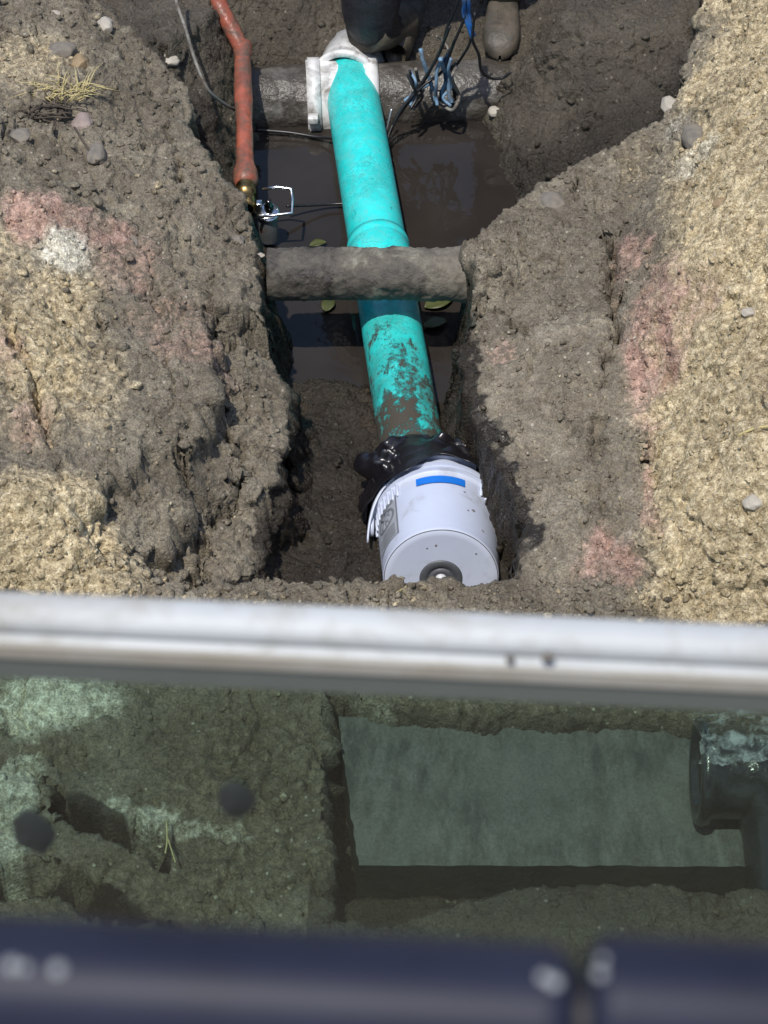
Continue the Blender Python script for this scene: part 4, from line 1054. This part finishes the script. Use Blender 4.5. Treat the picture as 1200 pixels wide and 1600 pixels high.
mesh_obj('bottom_rail', *extr([(-.022, -.861), (-.022, -.90), (.02, -.90), (.02, -.861)], -1.1, 1.1), ALU, root, smooth=False)
for x in (-1.13, 1.13): mesh_obj('post', *extr([(-.03, .02), (-.03, -.93), (.03, -.93), (.03, .02)], x-.028, x+.028), ALU, root, smooth=False)
SMU = simple('dried_mud_spot', (.02, .024, .022), .8)
def on_pane(px, py):
    d = pray(px, py); nrm = rz(np.array([0, 1, 0])); p0 = rl(0, -.0090, 0); tt_ = np.dot(p0-CAM, nrm)/np.dot(d, nrm); return CAM+d*tt_
for px, py, r_ in ((370,1250,.0085),(52,1300,.0105)):
    V, F = lathe(on_pane(px, py), rz(np.array([0, -1, 0])), [(0, r_), (.0012, r_*.85), (.0018, 0)], 24); zc_ = on_pane(px, py)[2]; V = [v+np.array([0, 0, (v[2]-zc_)*.8]) for v in V]; mesh_obj('mud_spot', rough_vf(V, r_*.25, 90, 3), F, SMU, pane)
SCR = simple('rail_scuff', (.16, .14, .12), .8)
def on_rail(px, py):
    d = pray(px, py); nrm = rz(np.array([0, 1, 0])); p0 = rl(0, -.0119, 0); tt_ = np.dot(p0-CAM, nrm)/np.dot(d, nrm); return CAM+d*tt_
for px, py, r_ in ((856,1030,.0030),(797,1032,.0022)):
    V, F = lathe(on_rail(px, py), rz(np.array([0, -1, 0])), [(-.001, r_), (.0005, r_*.8), (.0008, 0)], 12); mesh_obj('scuff', V, F, SCR, root)
WD = simple('deck_boards', (.20, .16, .12), .8, var=.25, scale=8)
dk = boxvf((0, rc[1]-1.05, DECKZ-.06), 4.2, 2.3, .115); tag(mesh_obj('deck', *dk, WD, smooth=False), kind='structure')
for x in (-1.9, 1.9):
    for y in (rc[1]-.2, rc[1]-1.9):
        tag(mesh_obj('deck_post', *boxvf((x, y, (DECKZ-.118)/2+.2), .1, .1, DECKZ-.118-.4), WD, smooth=False), kind='structure')
NAVY = simple('navy_enamel', (.014, .016, .031), .5, var=.2, spec=.22)
TT = .40; tr_ = .0145
def ray_tube(px0, py0, px1, py1, name, label, post_x):
    p0 = atd(px0, py0, TT); p1 = atd(px1, py1, TT); d = p1-p0; d /= np.linalg.norm(d)
    return p0, p1, d
def navy(x0px, y0px, ext, label):
    p0 = atd(x0px, y0px, TT); d = rz(np.array([1.0, 0, 0]))*ext/abs(ext); L = abs(ext)
    root = thing('railing_tube', label, 'railing', (p0+d*L)*[1, 1, 0]+[0, 0, DECKZ])
    V, F = lathe(p0, d, [(.0, .0), (.0, tr_-.003), (.003, tr_)] + [(h, tr_) for h in np.linspace(.006, L, 12)] + [(L, 0)], 40); mesh_obj('tube', V, F, NAVY, root)
    e = p0+d*(L-.04); V, F = lathe((e[0], e[1], DECKZ), (0, 0, 1), [(0, .05), (.008, .05), (.009, tr_), (e[2]-DECKZ, tr_)], 24); mesh_obj('upright', V, F, NAVY, root)
    return root
rL = navy(893, 1592, -.75, 'dark navy metal tube left of the gap, nearest the camera')
rR = navy(916, 1574, .75, 'dark navy metal tube right of the gap, nearest the camera')
p0 = atd(893, 1592, TT); V, F = lathe(p0+rz(np.array([-.02, 0, 0])), rz(np.array([1., 0, 0])), [(0, .0095), (.045, .0095)], 24)
mesh_obj('joint_spigot', V, F, simple('spigot_black', (.01, .01, .012), .6), rL)

GLINT = simple('painted_glint', (.30, .31, .31), .6)  # pale discs painted on the tubes as out-of-focus highlights
for rt_, pts_ in ((rL, ((18, 1508, 0.00150), (38, 1512, 0.00109), (90, 1514, 0.00150), (850, 1526, 0.00122), (866, 1534, 0.00150))), (rR, ((938, 1520, .0012), (942, 1498, .0009)))):
    for px, py, r_ in pts_:
        # where the ray meets the tube's cylinder
        p0 = atd(893, 1592, TT) if rt_ is rL else atd(916, 1574, TT); d_ = rz(np.array([1., 0, 0])); ry = pray(px, py)
        q0 = CAM-p0; a_ = ry-d_*np.dot(ry, d_); b_ = q0-d_*np.dot(q0, d_)
        A2, B2, C2 = np.dot(a_, a_), 2*np.dot(a_, b_), np.dot(b_, b_)-tr_**2; ds = B2*B2-4*A2*C2
        if ds <= 0: continue
        tt_ = (-B2-math.sqrt(ds))/(2*A2); P_ = CAM+ry*tt_; nn = P_-p0; nn = nn-d_*np.dot(nn, d_); nn /= np.linalg.norm(nn)
        V, F = lathe(P_-nn*.0004, nn, [(0, r_), (.0007, r_*.8), (.0011, 0)], 12); mesh_obj('painted_glint', V, F, GLINT, rt_)
